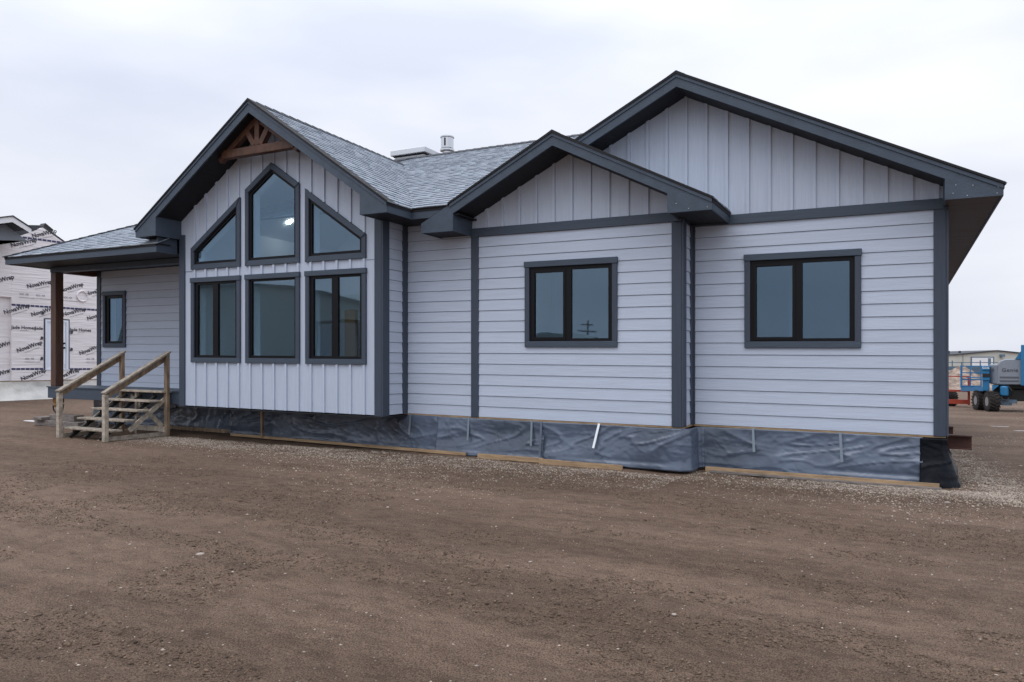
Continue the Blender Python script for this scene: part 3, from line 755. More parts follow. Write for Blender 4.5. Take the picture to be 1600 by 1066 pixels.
def apparent(e):
    key, q, c_ = e
    if key not in ('main', 'bay') or (key == 'bay' and c_.x < AX1): return 0
    if key == 'bay' and mz(c_.y) > zt1(c_.x) + 0.02: return 0
    if key == 'main' and (c_.y < 10.2 and c_.x > -12.9): return 0
    if key == 'main' and -13.0 < c_.x < -7.1 and zt1(c_.x) > mz(c_.y) - 0.02: return 0
    if key == 'main' and c_.x < -13.0 and c_.x > -14.2 and c_.y > 10.6: return 0
    a_ = Vector(q[5]) - Vector(q[4]); b_ = Vector(q[7]) - Vector(q[4]); d = c_ - cv
    return abs(a_.cross(b_).dot(d)) / d.length ** 3
ALL.sort(key=apparent, reverse=True)
FQ = [(4, 5, 6, 7), (0, 1, 5, 4), (1, 2, 6, 5), (3, 0, 4, 7)]
for e in ALL[:300]:
    mb = MB(); mb.v = list(e[1]); mb.f = list(FQ)
    mk('shingle', mb, M['shingle'], rm if e[0] == 'main' else r1, recalc=False)
mb = MB()
for e in ALL[300:]:
    b0 = len(mb.v); mb.v += e[1]; mb.f += [tuple(b0 + i for i in f_) for f_ in FQ]
mk('shingles', mb, M['shingle'], rm, recalc=False, kind='stuff')
# ridge caps
def caps(p, q, parent, lap=0.2, w=0.13, drop=0.55):
    p, q = Vector(p), Vector(q); L = (q - p).length; d = (q - p) / L; s = d.cross(Vector((0, 0, 1))).normalized()
    mb = MB(); n = int(L / lap)
    for i in range(n):
        a_ = p + d * (i * L / n); c_ = p + d * ((i + 1.25) * L / n); b0 = len(mb.v)
        for e, hgt in ((a_, 0.024), (c_, 0.010)):
            for k_ in (-1, 0, 1):
                mb.v.append(tuple(e + s * (k_ * w) + Vector((0, 0, hgt - abs(k_) * w * drop))))
                mb.v.append(tuple(e + s * (k_ * w) + Vector((0, 0, hgt - 0.02 - abs(k_) * w * drop))))
        mb.f += [(b0, b0 + 2, b0 + 8, b0 + 6), (b0 + 2, b0 + 4, b0 + 10, b0 + 8), (b0, b0 + 1, b0 + 3, b0 + 2), (b0 + 2, b0 + 3, b0 + 5, b0 + 4), (b0, b0 + 6, b0 + 7, b0 + 1), (b0 + 4, b0 + 5, b0 + 11, b0 + 10)]
    mk('ridge_cap', mb, M['cap'], parent, recalc=False)
caps((AX1, 9.46, AZ1 + 0.0), (AX1, 14.1, AZ1 - 0.065), r1, drop=0.68)
caps((AX2, 10.12, AZ2), (AX2, 12.0, AZ2), r2)
caps((AX3, 10.75, AZ3), (AX3, 23.3, AZ3), r3)
caps((-13.6, RY, RZ + 0.0), (-3.6, RY, RZ + 0.0), rm)
caps((XE - 0.0, YE, mz(YE)), (hipx, RY, RZ + 0.0), rm, drop=0.3, w=0.09)
# vent hood and flue behind the main ridge
mk('roof_vent_box', MB().box(-11.0, -10.15, 15.05, 15.7, 6.15, 6.53).prism(top(0), rect(-11.08, 14.97, -10.07, 15.78), 6.53, 6.66), M['whitegal'], rm, bevel=0.01)
mk('roof_vent_painted_shadow', MB().box(-11.02, -10.13, 15.03, 15.72, 6.50, 6.529), M['roofdeck'], rm)  # solid dark strip standing in for the shade under the vent cap
fl = MB(); cx_, cy_ = -9.52, 15.1
def ring(z0, z1, r0, r1_, n=20):
    return [(cx_, cy_, z0), (cx_, cy_, z1)], [r0, r1_]
for z0, z1, r0 in ((6.1, 6.50, 0.10), (6.50, 6.54, 0.17), (6.56, 6.80, 0.15), (6.81, 6.84, 0.165)):
    p_, rr = ring(z0, z1, r0, r0); fl.tube(p_, rr, 20)
fo = mk('flue_pipe', fl, M['chrome'], rm)
mk('flue_slot', MB().box(cx_ + 0.01, cx_ + 0.045, cy_ - 0.156, cy_ - 0.148, 6.60, 6.78), M['black'], fo)

# --- timber truss in the bay gable
tr_ = thing_part = mk('timber_truss', MB().box(AX1 - 0.86, AX1 + 0.86, 9.66, 9.78, 5.165, 5.315), M['cedar'], house, bevel=0.008)
mk('king_post', MB().box(AX1 - 0.055, AX1 + 0.055, 9.665, 9.775, 5.316, 5.79), M['cedar'], tr_, bevel=0.006)
for s_ in (-1, 1):
    mk('strut', MB().bar((AX1 + s_ * 0.07, 9.72, 5.33), (AX1 + s_ * 0.27, 9.72, 5.62), 0.10, 0.10, up=(0, 1, 0)), M['cedar'], tr_)
    mk('rafter', MB().bar((AX1 + s_ * 0.02, 9.72, 5.83 - 0.06), (AX1 + s_ * 0.93, 9.72, 5.83 - 0.06 - 0.93 * SL1), 0.10, 0.09, up=(0, 1, 0)), M['cedar'], tr_)

# --- porch
pd = mk('porch_deck', MB().box(-17.2, XB0 - 0.04, BPD + 0.03, YP - 0.001, 0.72, 0.868), M['trim'], house)
mk('deck_fascia', MB().box(-17.22, XB0 - 0.04, BPD, BPD + 0.028, 0.635, 0.872), M['trim_h'], pd, bevel=0.004)
mk('deck_fascia', MB().box(-17.23, -17.201, BPD + 0.028, YP, 0.635, 0.872), M['trim_h'], pd)
mb = MB(); yy = BPD - 0.02
while yy < YP - 0.1:
    mk('deck_board', MB().box(-17.24, XB0 - 0.04, yy, yy + 0.135, 0.873, 0.898), M['trim_h'], pd); yy += 0.141
mk('porch_post', MB().box(-17.165, -16.975, BPD + 0.03, BPD + 0.215, 0.899, 3.474), M['post'], house, bevel=0.01)

# --- rooms behind the glass
rm_i = mk('interior_wall', MB().box(-12.30, -12.2, Y1 + 0.16, 14.4, 0.86, 4.2).box(-7.85, -7.75, Y1 + 0.8, 14.4, 0.86, 4.2).box(-12.3, -7.75, 14.4, 14.5, 0.86, 5.6)
          .box(XB1 + 0.02, -2.9, 13.3, 13.4, 0.86, 3.5).box(-6.1, -6.0, 10.95, 13.3, 0.86, 3.5).box(-2.95, -2.85, 11.5, 15, 0.86, 3.5).box(-2.9, 0.3, 14.8, 14.9, 0.86, 3.5), M['white_in'], house)
mk('interior_wall', MB().box(-16.8, -12.5, 13.0, 13.1, 0.86, 3.5), M['dark_in'], house)
mk('interior_floor', MB().box(-16.9, XB0, YP + 0.15, 14.5, 0.80, 0.86).box(XB0 + 0.13, XB1 - 0.1, Y1 + 0.13, 14.5, 0.80, 0.858).box(XB1, XS, Y2 + 0.15, 14.8, 0.80, 0.857).box(XS, XR - 0.15, Y3 + 0.15, 15, 0.80, 0.859), M['dark_in'], house)
ceil = MB().prism(front(0), [(XB0 + 0.1, u1(XB0 + 0.1) - 0.12), (AX1, u1(AX1) - 0.12), (XB1 - 0.1, u1(XB1 - 0.1) - 0.12), (XB1 - 0.1, u1(XB1 - 0.1) - 0.08), (AX1, u1(AX1) - 0.08), (XB0 + 0.1, u1(XB0 + 0.1) - 0.08)], -(Y1 + 0.14), -14.4)
ceil.box(XB1 + 0.02, -2.9, Y2 + 0.15, 13.3, 3.46, 3.5).box(-2.9, 0.4, Y3 + 0.15, 14.8, 3.46, 3.5).box(-16.8, -12.5, YP + 0.15, 13.8, 3.46, 3.5)
ce = mk('ceiling', ceil, M['white_in'], house)
lb = MB(); lx, ly = -11.80, 12.32; lz = u1(lx) - 0.125
n0 = Vector((SL1, 0, -1)).normalized()
lb.tube([Vector((lx, ly, lz)) - n0 * 0.002, Vector((lx, ly, lz)) + n0 * 0.012], [0.05, 0.05], 18)
mk('ceiling_light', lb, M['lamp'], ce)
mk('door_casing', MB().box(-1.62, -1.50, 13.0, 13.06, 0.86, 2.95), M['white_in'], house)
mk('pine_panel', MB().box(-11.35, -11.05, 13.6, 13.7, 0.87, 2.7), M['orange_in'], house)

# ------------------------------------------------------------------ plastic skirting round the base
def tarp(path, z1, z0f, flare, name, m, label, res=0.022, amp=1.0, seed=0, cat='tarpaulin', sagf=None):
    P = [Vector((x, y, 0)) for x, y in path]
    pts = []; dist = 0
    for a_, b_ in zip(P, P[1:]):
        L = (b_ - a_).length; k = max(1, int(L / res)); d = (b_ - a_) / L
        for i in range(k): pts.append((a_ + d * (L * i / k), Vector((d.y, -d.x, 0)), dist + L * i / k))
        dist += L
    pts.append((P[-1], pts[-1][1], dist))
    # smooth the outward direction round the corners
    nn = len(pts); nm = []
    for i in range(nn):
        s = Vector((0, 0, 0))
        for j in range(max(0, i - 6), min(nn, i + 7)): s += pts[j][1]
        nm.append(s.normalized())
    rows = 34; mb = MB()
    for i, (p, _, s) in enumerate(pts):
        for r_ in range(rows + 1):
            t_ = r_ / rows; z = z1 + (z0f - z1) * t_
            # long folds that hang and drag sideways from the fixings
            w = noise.noise(Vector((s * 0.55 + t_ * 0.8, t_ * 1.2, seed)))
            a1 = 1 - abs(noise.noise(Vector((s * 1.3 + t_ * 1.5 + w * 1.4, t_ * 2.6 - s * 0.25 + w, seed + 3)))) * 2.6
            a2 = 1 - abs(noise.noise(Vector((s * 3.1 - t_ * 1.1 + w * 2, t_ * 3.2 + s * 0.3, seed + 7)))) * 2.4
            a3 = noise.noise(Vector((s * 9, t_ * 4 + w * 3, seed + 11)))
            env = math.sin(math.pi * min(1, t_ * 1.15 + 0.05)) ** 0.6 if t_ < 0.9 else 0.55
            o_ = 0.008 + flare * t_ ** 1.6 + 0.75 * amp * env * (0.022 * max(0, a1) ** 5 + 0.008 * max(0, a2) ** 5 + 0.002 * a3 + 0.06 * w + 0.004 * max(0, 1 - 3 * abs(noise.noise(Vector((s * 6 + t_ * 5, t_ * 9 - s * 2, seed + 20))))) ** 2)
            zz = z + (0.012 * noise.noise(Vector((s * 2, seed, 0))) if r_ == rows else 0)
            q = p + nm[i] * o_
            mb.v.append((q.x, q.y, zz))
    for i in range(nn - 1):
        for r_ in range(rows):
            b_ = i * (rows + 1) + r_; mb.f.append((b_, b_ + 1, b_ + rows + 2, b_ + rows + 1))
    o = mk(name, mb, m, warp=True, smooth=True, recalc=False, loc=(path[0][0], path[0][1], 0)); tag(o, label, cat)
    sd_ = o.modifiers.new('thickness', 'SOLIDIFY'); sd_.thickness = 0.002
    return o
tarp([(-16.9, 11.25), (-12.35, 11.22), (-12.0, 10.95), (-6.9, 10.72)], 0.632, 0.03, 0.05, 'skirting_tarp', M['tarp'], 'grey plastic skirting sheet hanging below the bay, left of the seam', seed=1, amp=1.1)
tarp([(-6.93, 10.70), (-4.95, 10.70)], 0.628, 0.025, 0.10, 'skirting_tarp', M['tarp'], 'short length of grey plastic skirting between the bay and the seam strip', seed=5, amp=1.1)
tarp([(-5.0, 10.685), (-2.82, 10.68), (-2.72, 10.78), (-2.70, 11.14), (-2.62, 11.23), (0.25, 11.24)], 0.628, 0.03, 0.08, 'skirting_tarp', M['tarp'], 'grey plastic skirting wrapping from the middle bump-out to the right section', seed=9, amp=1.25)
tarp([(0.22, 11.215), (0.46, 11.20), (0.53, 11.27), (0.54, 11.6), (0.54, 22.9)], 0.62, 0.0, 0.16, 'corner_tarp', M['tarp_b'], 'black plastic bundled round the right front corner of the house base', seed=14, amp=1.6)
# seam strip, planks holding the sheet down, hanging straps
def plank(x0, y0, x1, y1, z, label, m='lumber', w=0.035, h=0.075, name='plank', tilt=0.0):
    mb = MB().bar((x0, y0, z), (x1, y1, z + tilt), w, h)
    o = mk(name, mb, M[m], loc=((x0 + x1) / 2, (y0 + y1) / 2, 0)); tag(o, label, 'plank'); return o
plank(-2.52, 11.0, 0.43, 10.95, 0.035, 'tan plank weighting the plastic below the right window')
plank(-2.45, 10.955, 0.45, 10.905, 0.014, 'grey weathered board on the gravel under the tan plank', 'timber_grey', 0.10, 0.025)
plank(-6.05, 10.52, -4.9, 10.53, 0.045, 'short tan plank along the foot of the skirting left of the seam')
plank(-4.95, 10.50, -3.6, 10.47, 0.035, 'tan plank half under the plastic, right of the seam')
plank(-11.9, 10.80, -6.3, 10.56, 0.05, 'long thin plank along the foot of the skirting below the bay', 'lumber', 0.03, 0.05)
plank(-14.6, 11.15, -12.1, 11.15, 0.06, 'plank on the ground in the shade behind the steps', 'weathered_b')
def strap(x, Yw, z0, label, m='galv', dx=0.03, w=0.034):
    mb = MB().bar((x, Yw - 0.012, BASE - 0.01), (x + dx, Yw - 0.105, z0), w, 0.008, up=(0, 1, 0))
    o = mk('metal_strap', mb, M[m], loc=(x, Yw, BASE)); tag(o, label, 'strap', 'straps hanging over the skirting')
strap(-7.48, 10.70, 0.30, 'galvanised strap hanging just right of the bay corner')
strap(-6.32, 10.70, 0.27, 'galvanised strap below the left corner board of the middle bump-out')
strap(-5.17, 10.70, 0.25, 'galvanised strap just right of the plastic seam below the window')
strap(-4.04, 10.69, 0.28, 'bright tilted strap below the middle window', 'bright', -0.06)
strap(-1.89, 11.21, 0.31, 'galvanised strap below the left edge of the right window')
strap(-0.74, 11.20, 0.25, 'galvanised strap below the right edge of the right window')
o = mk('wooden_stake', MB().box(-11.02, -10.97, 10.72, 10.76, 0.05, 0.62), M['weathered_b'], loc=(-11, 10.74, 0)); tag(o, 'upright wooden stake in front of the skirting below the bay', 'stake')
o = mk('seam_strip', MB().bar((-4.99, 10.66, 0.63), (-4.97, 10.55, 0.06), 0.035, 0.012, up=(0, 1, 0)), M['tarp'], loc=(-5, 10.66, 0)); tag(o, 'narrow upright batten over the seam between two plastic sheets', 'batten')

# --- steel beams under the floor
def ibeam(y, x0, x1, z0, z1, label):
    mb = MB().box(x0, x1, y - 0.08, y + 0.08, z1 - 0.016, z1).box(x0, x1, y - 0.008, y + 0.008, z0 + 0.016, z1 - 0.016).box(x0, x1, y - 0.08, y + 0.08, z0, z0 + 0.016)
    o = mk('steel_beam', mb, M['rust'], loc=(x0, y, 0)); tag(o, label, 'steel beam')
ibeam(11.72, -3.0, 0.835, 0.455, 0.640, 'rusty steel beam sticking out past the black plastic at the corner')
ibeam(13.2, -3.0, 0.70, 0.46, 0.645, 'stub of the farther rusty steel beam below the corner board')

# --- jack stand and timber blocks at the porch corner
jk = thing('jack_stand', (-17.05, 10.5, 0.3), 'rusty screw jack holding up the porch corner on timber blocks', 'jack')
mk('jack_head', MB().box(-17.14, -16.96, 10.42, 10.58, 0.52, 0.634), M['brass'], jk, bevel=0.01)
mk('jack_collar', MB().tube([(-17.05, 10.5, 0.42), (-17.05, 10.5, 0.47), (-17.05, 10.5, 0.52)], [0.05, 0.13, 0.06], 12), M['brass'], jk)
mk('jack_screw', MB().tube([(-17.05, 10.5, 0.27), (-17.05, 10.5, 0.44)], 0.028, 10), M['steel_dk'], jk)
for dx, dy in ((-0.1, -0.06), (0.1, -0.06), (0, 0.11)):
    mk('jack_leg', MB().tube([(-17.05 + dx, 10.5 + dy, 0.45), (-17.05 + dx * 0.9, 10.5 + dy * 0.9, 0.36), (-17.05 + dx * 0.25, 10.5 + dy * 0.25, 0.27)], 0.016, 6), M['steel_dk'], jk)
for k_, (x0, x1, y0, y1, z0, z1, lab) in enumerate(((-17.6, -16.0, 10.28, 10.46, 0.0, 0.13, 'long grey timber block at the bottom of the jack pile, nearest'), (-17.6, -16.0, 10.56, 10.74, 0.0, 0.13, 'long grey timber block behind, at the bottom of the jack pile'),
                              (-17.5, -17.2, 10.2, 10.85, 0.131, 0.2, 'short cross block on the left end of the jack pile'), (-17.19, -16.3, 10.38, 10.62, 0.131, 0.262, 'dark timber block directly under the screw jack'))):
    o = mk('timber_block', MB().box(x0, x1, y0, y1, z0, z1), M['timber_grey'], loc=((x0 + x1) / 2, (y0 + y1) / 2, 0), bevel=0.008); tag(o, lab, 'timber block', 'blocks under the porch corner')

# ------------------------------------------------------------------ wooden steps
SX0, SX1 = -14.53, -13.06
st = thing('wooden_steps', (-13.8, 9.7, 0.14), 'weathered wooden steps with two sloping handrails up to the porch', 'steps')
HT = [0.205, 0.380, 0.556, 0.730, 0.905]
for k_, z in enumerate(HT):
    y0 = 9.02 + 0.275 * k_
    mb = MB().box(SX0 - 0.0 + (0.03 if k_ < 4 else 0), SX1 - 0.01, y0, y0 + 0.255, z - 0.038, z)
    mk('tread', mb, M['weathered'], st, bevel=0.006)
    mk('tread_bracket', MB().box(SX0 + 0.3, SX0 + 0.32, y0 + 0.02, y0 + 0.24, z - 0.06, z - 0.039).box(SX1 - 0.32, SX1 - 0.3, y0 + 0.02, y0 + 0.24, z - 0.06, z - 0.039)
       .box(SX0 + 0.3, SX0 + 0.32, y0 + 0.02, y0 + 0.04, z - 0.17, z - 0.06).box(SX1 - 0.32, SX1 - 0.3, y0 + 0.02, y0 + 0.04, z - 0.17, z - 0.06), M['steel_dk'], st)
for x_ in (SX0 + 0.28, (SX0 + SX1) / 2, SX1 - 0.28):
    mk('stringer', MB().bar((x_, 9.0, 0.03), (x_, 10.2, 0.80), 0.045, 0.06, up=(0, 0, 1)), M['steel_dk'], st)
for x_, s_ in ((SX0, -1), (SX1, 1)):
    xa, xb = (x_, x_ + 0.085) if s_ < 0 else (x_ - 0.085, x_)
    xa, xb = xa - 0.0, xb
    mk('post', MB().box(xa, xb, 8.90, 8.985, 0.0, 0.875), M['weathered'], st, bevel=0.006)
    mk('post', MB().box(xa, xb, 10.22, 10.30, 0.0, 1.66), M['weathered_b'], st, bevel=0.006)
    xc = (xa + xb) / 2
    mk('handrail', MB().bar((xc, 8.90, 0.905), (xc, 10.31, 1.69), 0.12, 0.034), M['weathered'], st)
    mk('rail_board', MB().bar((xc - 0.055, 8.99, 0.86), (xc - 0.055, 10.27, 1.575), 0.036, 0.13), M['weathered_b'], st)
    mk('bottom_rail', MB().box(xc - 0.02, xc + 0.02, 9.0, 10.22, 0.012, 0.09), M['weathered'], st)
    mk('brace', MB().bar((xc - 0.03, 9.45, 0.17), (xc - 0.03, 10.24, 0.74), 0.03, 0.09), M['weathered'], st)
mk('brace', MB().bar((SX1 - 0.15, 10.25, 0.18), (SX0 + 0.35, 10.25, 0.78), 0.03, 0.09), M['weathered'], st)
mk('brace', MB().bar((SX1 - 0.02, 10.2, 0.14), (SX1 - 0.9, 10.2, 0.14), 0.03, 0.1), M['weathered'], st)
mk('platform_leg', MB().box(-14.0, -13.94, 10.2, 10.26, 0.0, 0.86), M['weathered'], st)

# ------------------------------------------------------------------ neighbouring house in wrap
NX = -28.0
nb = thing('wrapped_house', (NX, 17, 0.28), 'unfinished white wrapped house standing left of the porch', 'house')
FN = right(NX)
apex = (16.68, 6.56)
wallp = [(15.57, 0.95), (23.0, 0.95), (23.0, 3.0), (apex[0] + (6.56 - 3.2) / 0.56, 3.2), apex, (15.57, 6.56 - (apex[0] - 15.57) * 0.52)]
DO = (16.75, 1.33, 17.62, 3.2)
wn_ = mk('wall', MB().prism(FN, wallp, -0.2, 0.0, [rect(*DO)]), M['wrap'], nb, warp=False)
mk('wall', MB().prism(FN, [(9, 3.92), (15.569, 3.92), (15.569, 5.95), (14.5, 5.4), (9, 5.4)], -0.2, -0.001).prism(right(NX - 0.12), rect(9, 0.95, 15.6, 3.92), -0.2, 0.0), M['wrap'], nb, warp=False)
mk('porch_ceiling', MB().box(NX - 0.32, NX - 0.2, 9, 15.569, 3.93, 3.97), M['soffit_r'], nb, warp=False)
mk('roof', MB().prism(right(NX + 0.06), [(15.1, 5.72), (apex[0] - 0.1, 6.54), (apex[0] - 0.1, 6.64), (15.6, 6.50), (13.0, 6.15), (13.0, 5.0)], -6, -0.1), M['darkroof'], nb, warp=False)
mk('roof', MB().bar((NX - 3, apex[0] + 0.02, 6.60), (NX - 3, apex[0] + 3.8, 6.60 - 3.8 * 0.56), 6.0, 0.05, up=(0.0, 0.49, 0.87)), M['darkroof'], nb, warp=False)
mk('roof_batten', MB().bar((NX - 0.2, apex[0] + 0.08, 6.70), (NX - 0.2, apex[0] + 0.38, 6.50), 0.3, 0.13), M['steel_dk'], nb, warp=False)
# the white-fasciaed gable in front of it
NG = -26.6
gx, gz = 14.83, 6.53
mk('gable_wall', MB().prism(right(NG - 0.5), [(11, 5.3), (15.6, 5.86), (gx, gz - 0.2), (11, gz - 0.2 - 3.83 * 0.47)], -0.1, 0.0), M['greyboard'], nb, warp=False)
for s_ in (-1, 1):
    e_ = 0.62 if s_ > 0 else 3.8
    k__ = 0.52 if s_ > 0 else 0.30
    mk('fascia', MB().prism(right(NG), [(gx, gz), (gx + s_ * e_, gz - e_ * k__), (gx + s_ * e_, gz - e_ * k__ - 0.16), (gx, gz - 0.19)], -0.03, 0.0), M['white'], nb, warp=False)
    mk('roof', MB().prism(right(NG), [(gx, gz + 0.04), (gx + s_ * (e_ + .04), gz - e_ * k__ + 0.03), (gx + s_ * (e_ + .04), gz - e_ * k__ - 0.0), (gx, gz)], -1.9, 0.03), M['darkroof'], nb, warp=False)
# tape lines
def tape(y0, z0, y1, z1, w=0.07):
    mb = MB(); L = math.hypot(y1 - y0, z1 - z0); n = int(L / 0.16)
    for i in range(n):
        a_ = i / n; b_ = (i + 0.86) / n
        p = (y0 + (y1 - y0) * a_, z0 + (z1 - z0) * a_); q = (y0 + (y1 - y0) * b_, z0 + (z1 - z0) * b_)
        mb.prism(FN, [(p[0], p[1] - w / 2), (q[0], q[1] - w / 2), (q[0], q[1] + w / 2), (p[0], p[1] + w / 2)], 0.001, 0.006)
    mk('tape', mb, M['tape'], wn_, warp=False)
tape(15.57, 3.66, 20, 3.67); tape(15.95, 6.10, 17.7, 6.12); tape(15.0 + 0.57, 1.38, 16.70, 1.37); tape(17.68, 1.36, 20, 1.35)
# foundation behind white plastic
def sheet(F, a0, z0, a1, z1, amp, name, m, parent, warp=False, seed=0):
    mb = MB(); na = int((a1 - a0) / 0.07); nz_ = 12
    for i in range(na + 1):
        for j in range(nz_ + 1):
            a_ = a0 + (a1 - a0) * i / na; t_ = j / nz_; z = z1 + (z0 - z1) * t_
            o_ = 0.02 + amp * (noise.noise(Vector((a_ * 1.6 + t_, t_ * 2, seed))) * t_ + 1.4 * t_ ** 3)
            mb.v.append(F(a_, z, o_))
    for i in range(na):
        for j in range(nz_):
            b_ = i * (nz_ + 1) + j; mb.f.append((b_, b_ + 1, b_ + nz_ + 2, b_ + nz_ + 1))
    return mk(name, mb, m, parent, warp=warp, smooth=True, recalc=False)
sheet(FN, 8.5, 0.27, 23, 0.93, 0.16, 'foundation_sheet', M['plastic_w'], nb)
mk('foundation', MB().box(NX - 2, NX - 0.01, 8.5, 23, 0.25, 0.94), M['greyboard'], nb, warp=False)
mk('ledger_strip', MB().box(NX, NX + 0.03, 8.5, 23, 0.93, 0.965), M['weathered_b'], nb, warp=False)
# door
dr = mk('door', MB().prism(FN, rect(16.82, 1.35, 17.50, 3.12), -0.06, -0.02), M['doorwhite'], nb, warp=False, bevel=0.01)
mk('door_frame', MB().prism(FN, rect(*DO), -0.06, 0.02, [rect(16.82, 1.37, 17.54, 3.12)]), M['doorwhite'], dr, warp=False)
mk('door_edge', MB().prism(FN, rect(16.70, 1.36, 16.745, 3.24), 0.001, 0.02).prism(FN, rect(17.625, 1.36, 17.66, 3.24), 0.001, 0.02).prism(FN, rect(16.745, 3.205, 17.62, 3.245), 0.001, 0.02), M['ink'], dr, warp=False)
for z in (2.16, 2.33):
    mk('door_knob', MB().tube([(NX - 0.02, 17.44, z), (NX + 0.07, 17.44, z)], 0.035, 10), M['black'], dr, warp=False)
for y_, z in ((16.66, 3.42), (16.62, 2.5), (16.62, 1.75), (17.74, 2.75), (17.73, 2.1), (17.72, 1.3)):
    mk('tape_scrap', MB().prism(FN, [(y_ - 0.05, z - 0.06), (y_ + 0.04, z - 0.04), (y_ + 0.05, z + 0.05), (y_ - 0.02, z + 0.07)], 0.001, 0.03), M['ink'], wn_, warp=False)
# round vent collar
ringp = [(NX + 0.03, 18.15 + 0.2 * math.cos(a_ * math.pi / 12), 4.16 + 0.2 * math.sin(a_ * math.pi / 12)) for a_ in range(24)]
mk('vent_collar', MB().tube(ringp, 0.028, 8, closed=True), M['wrap'], nb, warp=False, smooth=True)

def text_mesh(body, size, bold=0.0, space=1.0, shear=0.0):
    cu = bpy.data.curves.new('lettering', 'FONT'); cu.body = body; cu.size = size; cu.align_x = 'CENTER'; cu.align_y = 'CENTER'
    cu.offset = bold; cu.space_character = space; cu.extrude = 0.0015; cu.resolution_u = 3; cu.shear = shear
    o = bpy.data.objects.new('tmp', cu); COL.objects.link(o)
    dg = bpy.context.evaluated_depsgraph_get(); dg.update()
    me = bpy.data.meshes.new_from_object(o.evaluated_get(dg)); bpy.data.objects.remove(o); return me
from mathutils import Matrix
def lettering(me, m, parent, origin, xdir, ndir, roll=0.0, name='lettering'):
    o = bpy.data.objects.new(name, me)
    if not me.materials: me.materials.append(m)
    x_ = Vector(xdir).normalized(); n_ = Vector(ndir).normalized(); y_ = n_.cross(x_)
    x2_ = x_ * math.cos(roll) + y_ * math.sin(roll); y2_ = n_.cross(x2_)
    R = Matrix((x2_, y2_, n_)).transposed().to_4x4()
    off = OFF[parent.name]
    o.parent = parent; o.matrix_local = Matrix.Translation(Vector(origin) - Vector(off)) @ R
    COL.objects.link(o); return o
nova = text_mesh('NovaWrap', 0.205, 0.006, 1.02)
sub1 = text_mesh('WEATHER RESISTIVE BARRIER', 0.042, 0.0, 1.0)
jade = text_mesh('Jade Homes', 0.17, 0.003, 1.02)
rollw = math.radians(19)
for y_, z in [(15.99, 5.92), (16.55, 4.46), (17.75, 4.49), (15.75, 3.56), (16.69, 3.53), (17.85, 3.55), (16.19, 2.16), (18.49, 2.15), (16.33, 1.2), (18.8, 3.46), (18.75, 4.41), (16.72, 6.38), (19.8, 4.4), (19.9, 2.2), (17.6, 1.18)]:
    rollw = math.radians(19 + random.uniform(-2.5, 2.5)); z += random.uniform(-0.04, 0.04)
    lettering(nova, M['ink'], wn_, (NX + 0.012, y_, z), (0, 1, 0), (1, 0, 0), rollw)
    lettering(sub1, M['inkgrey'], wn_, (NX + 0.012, y_ + 0.09, z - 0.125), (0, 1, 0), (1, 0, 0), rollw)
lettering(nova, M['ink'], wn_, (NX + 0.012, 15.2, 4.49), (0, 1, 0), (1, 0, 0), rollw)
for y_, z in [(15.27, 2.2), (15.2, 1.2)]:
    lettering(nova, M['ink'], wn_, (NX - 0.10, y_ - 0.0, z), (0, 1, 0), (1, 0, 0), rollw)
for y_, z in [(15.98, 2.86), (16.38, 2.89), (18.03, 2.87), (19.2, 2.88)]:
    if abs(y_ - 16.38) < 0.01: y_ = 16.72 - 0.5
for y_ in (15.98, 18.1, 19.3): lettering(jade, M['ink'], wn_, (NX + 0.012, y_, 2.86), (0, 1, 0), (1, 0, 0))
jd = text_mesh('Jade', 0.17, 0.003, 1.02); jd2 = text_mesh('QUALITY BUILT', 0.042)
lettering(jd, M['ink'], wn_, (NX + 0.012, 16.52, 2.86), (0, 1, 0), (1, 0, 0))
for y_ in (16.0, 18.12, 19.3): lettering(jd2, M['inkgrey'], wn_, (NX + 0.012, y_, 2.76), (0, 1, 0), (1, 0, 0))
mkc = text_mesh('ICC  CE', 0.09, 0.002)
for y_, z in ((16.0, 4.06), (16.58, 4.06), (17.6, 4.06), (16.19, 1.75), (18.49, 1.75)):
    lettering(mkc, M['inkgrey'], wn_, (NX + 0.012, y_, z), (0, 1, 0), (1, 0, 0))
    lettering(sub1, M['inkgrey'], wn_, (NX + 0.012, y_ + 0.1, z - 0.12), (0, 1, 0), (1, 0, 0))

# old snow or lime strip by the blocks and far out on the right
def patch(x, y, a_, b_, name='snow_patch', seed=0, h=0.012):
    mb = MB(); n = 28
    P = []
    for i in range(n):
        t_ = 2 * math.pi * i / n; r_ = 1 + 0.5 * noise.noise(Vector((math.cos(t_) * 2, math.sin(t_) * 2, seed)))
        P.append((x + a_ * r_ * math.cos(t_), y + b_ * r_ * math.sin(t_)))
    g_ = ground_z(x); mb.prism(top(0), P, g_ - 0.05, g_ + h)
    mk(name, mb, M['snow'], warp=False, kind='structure')
patch(-18.2, 10.9, 0.9, 0.10, seed=3); patch(4.0, 22.3, 0.5, 0.05, seed=5); patch(2.7, 21.2, 0.35, 0.04, seed=8); patch(2.2, 22.4, 0.2, 0.03, seed=9)

# ------------------------------------------------------------------ machines on the right
sc_, cc_ = math.sin(TH), math.cos(TH)
def local(ox, oy, ang=TH):
    s, c = math.sin(ang), math.cos(ang)
    def L(mb):
        m = MB(); m.f = mb.f; m.v = [(ox + x * c - y * s, oy + x * s + y * c, z) for x, y, z in mb.v]; return m
    return L
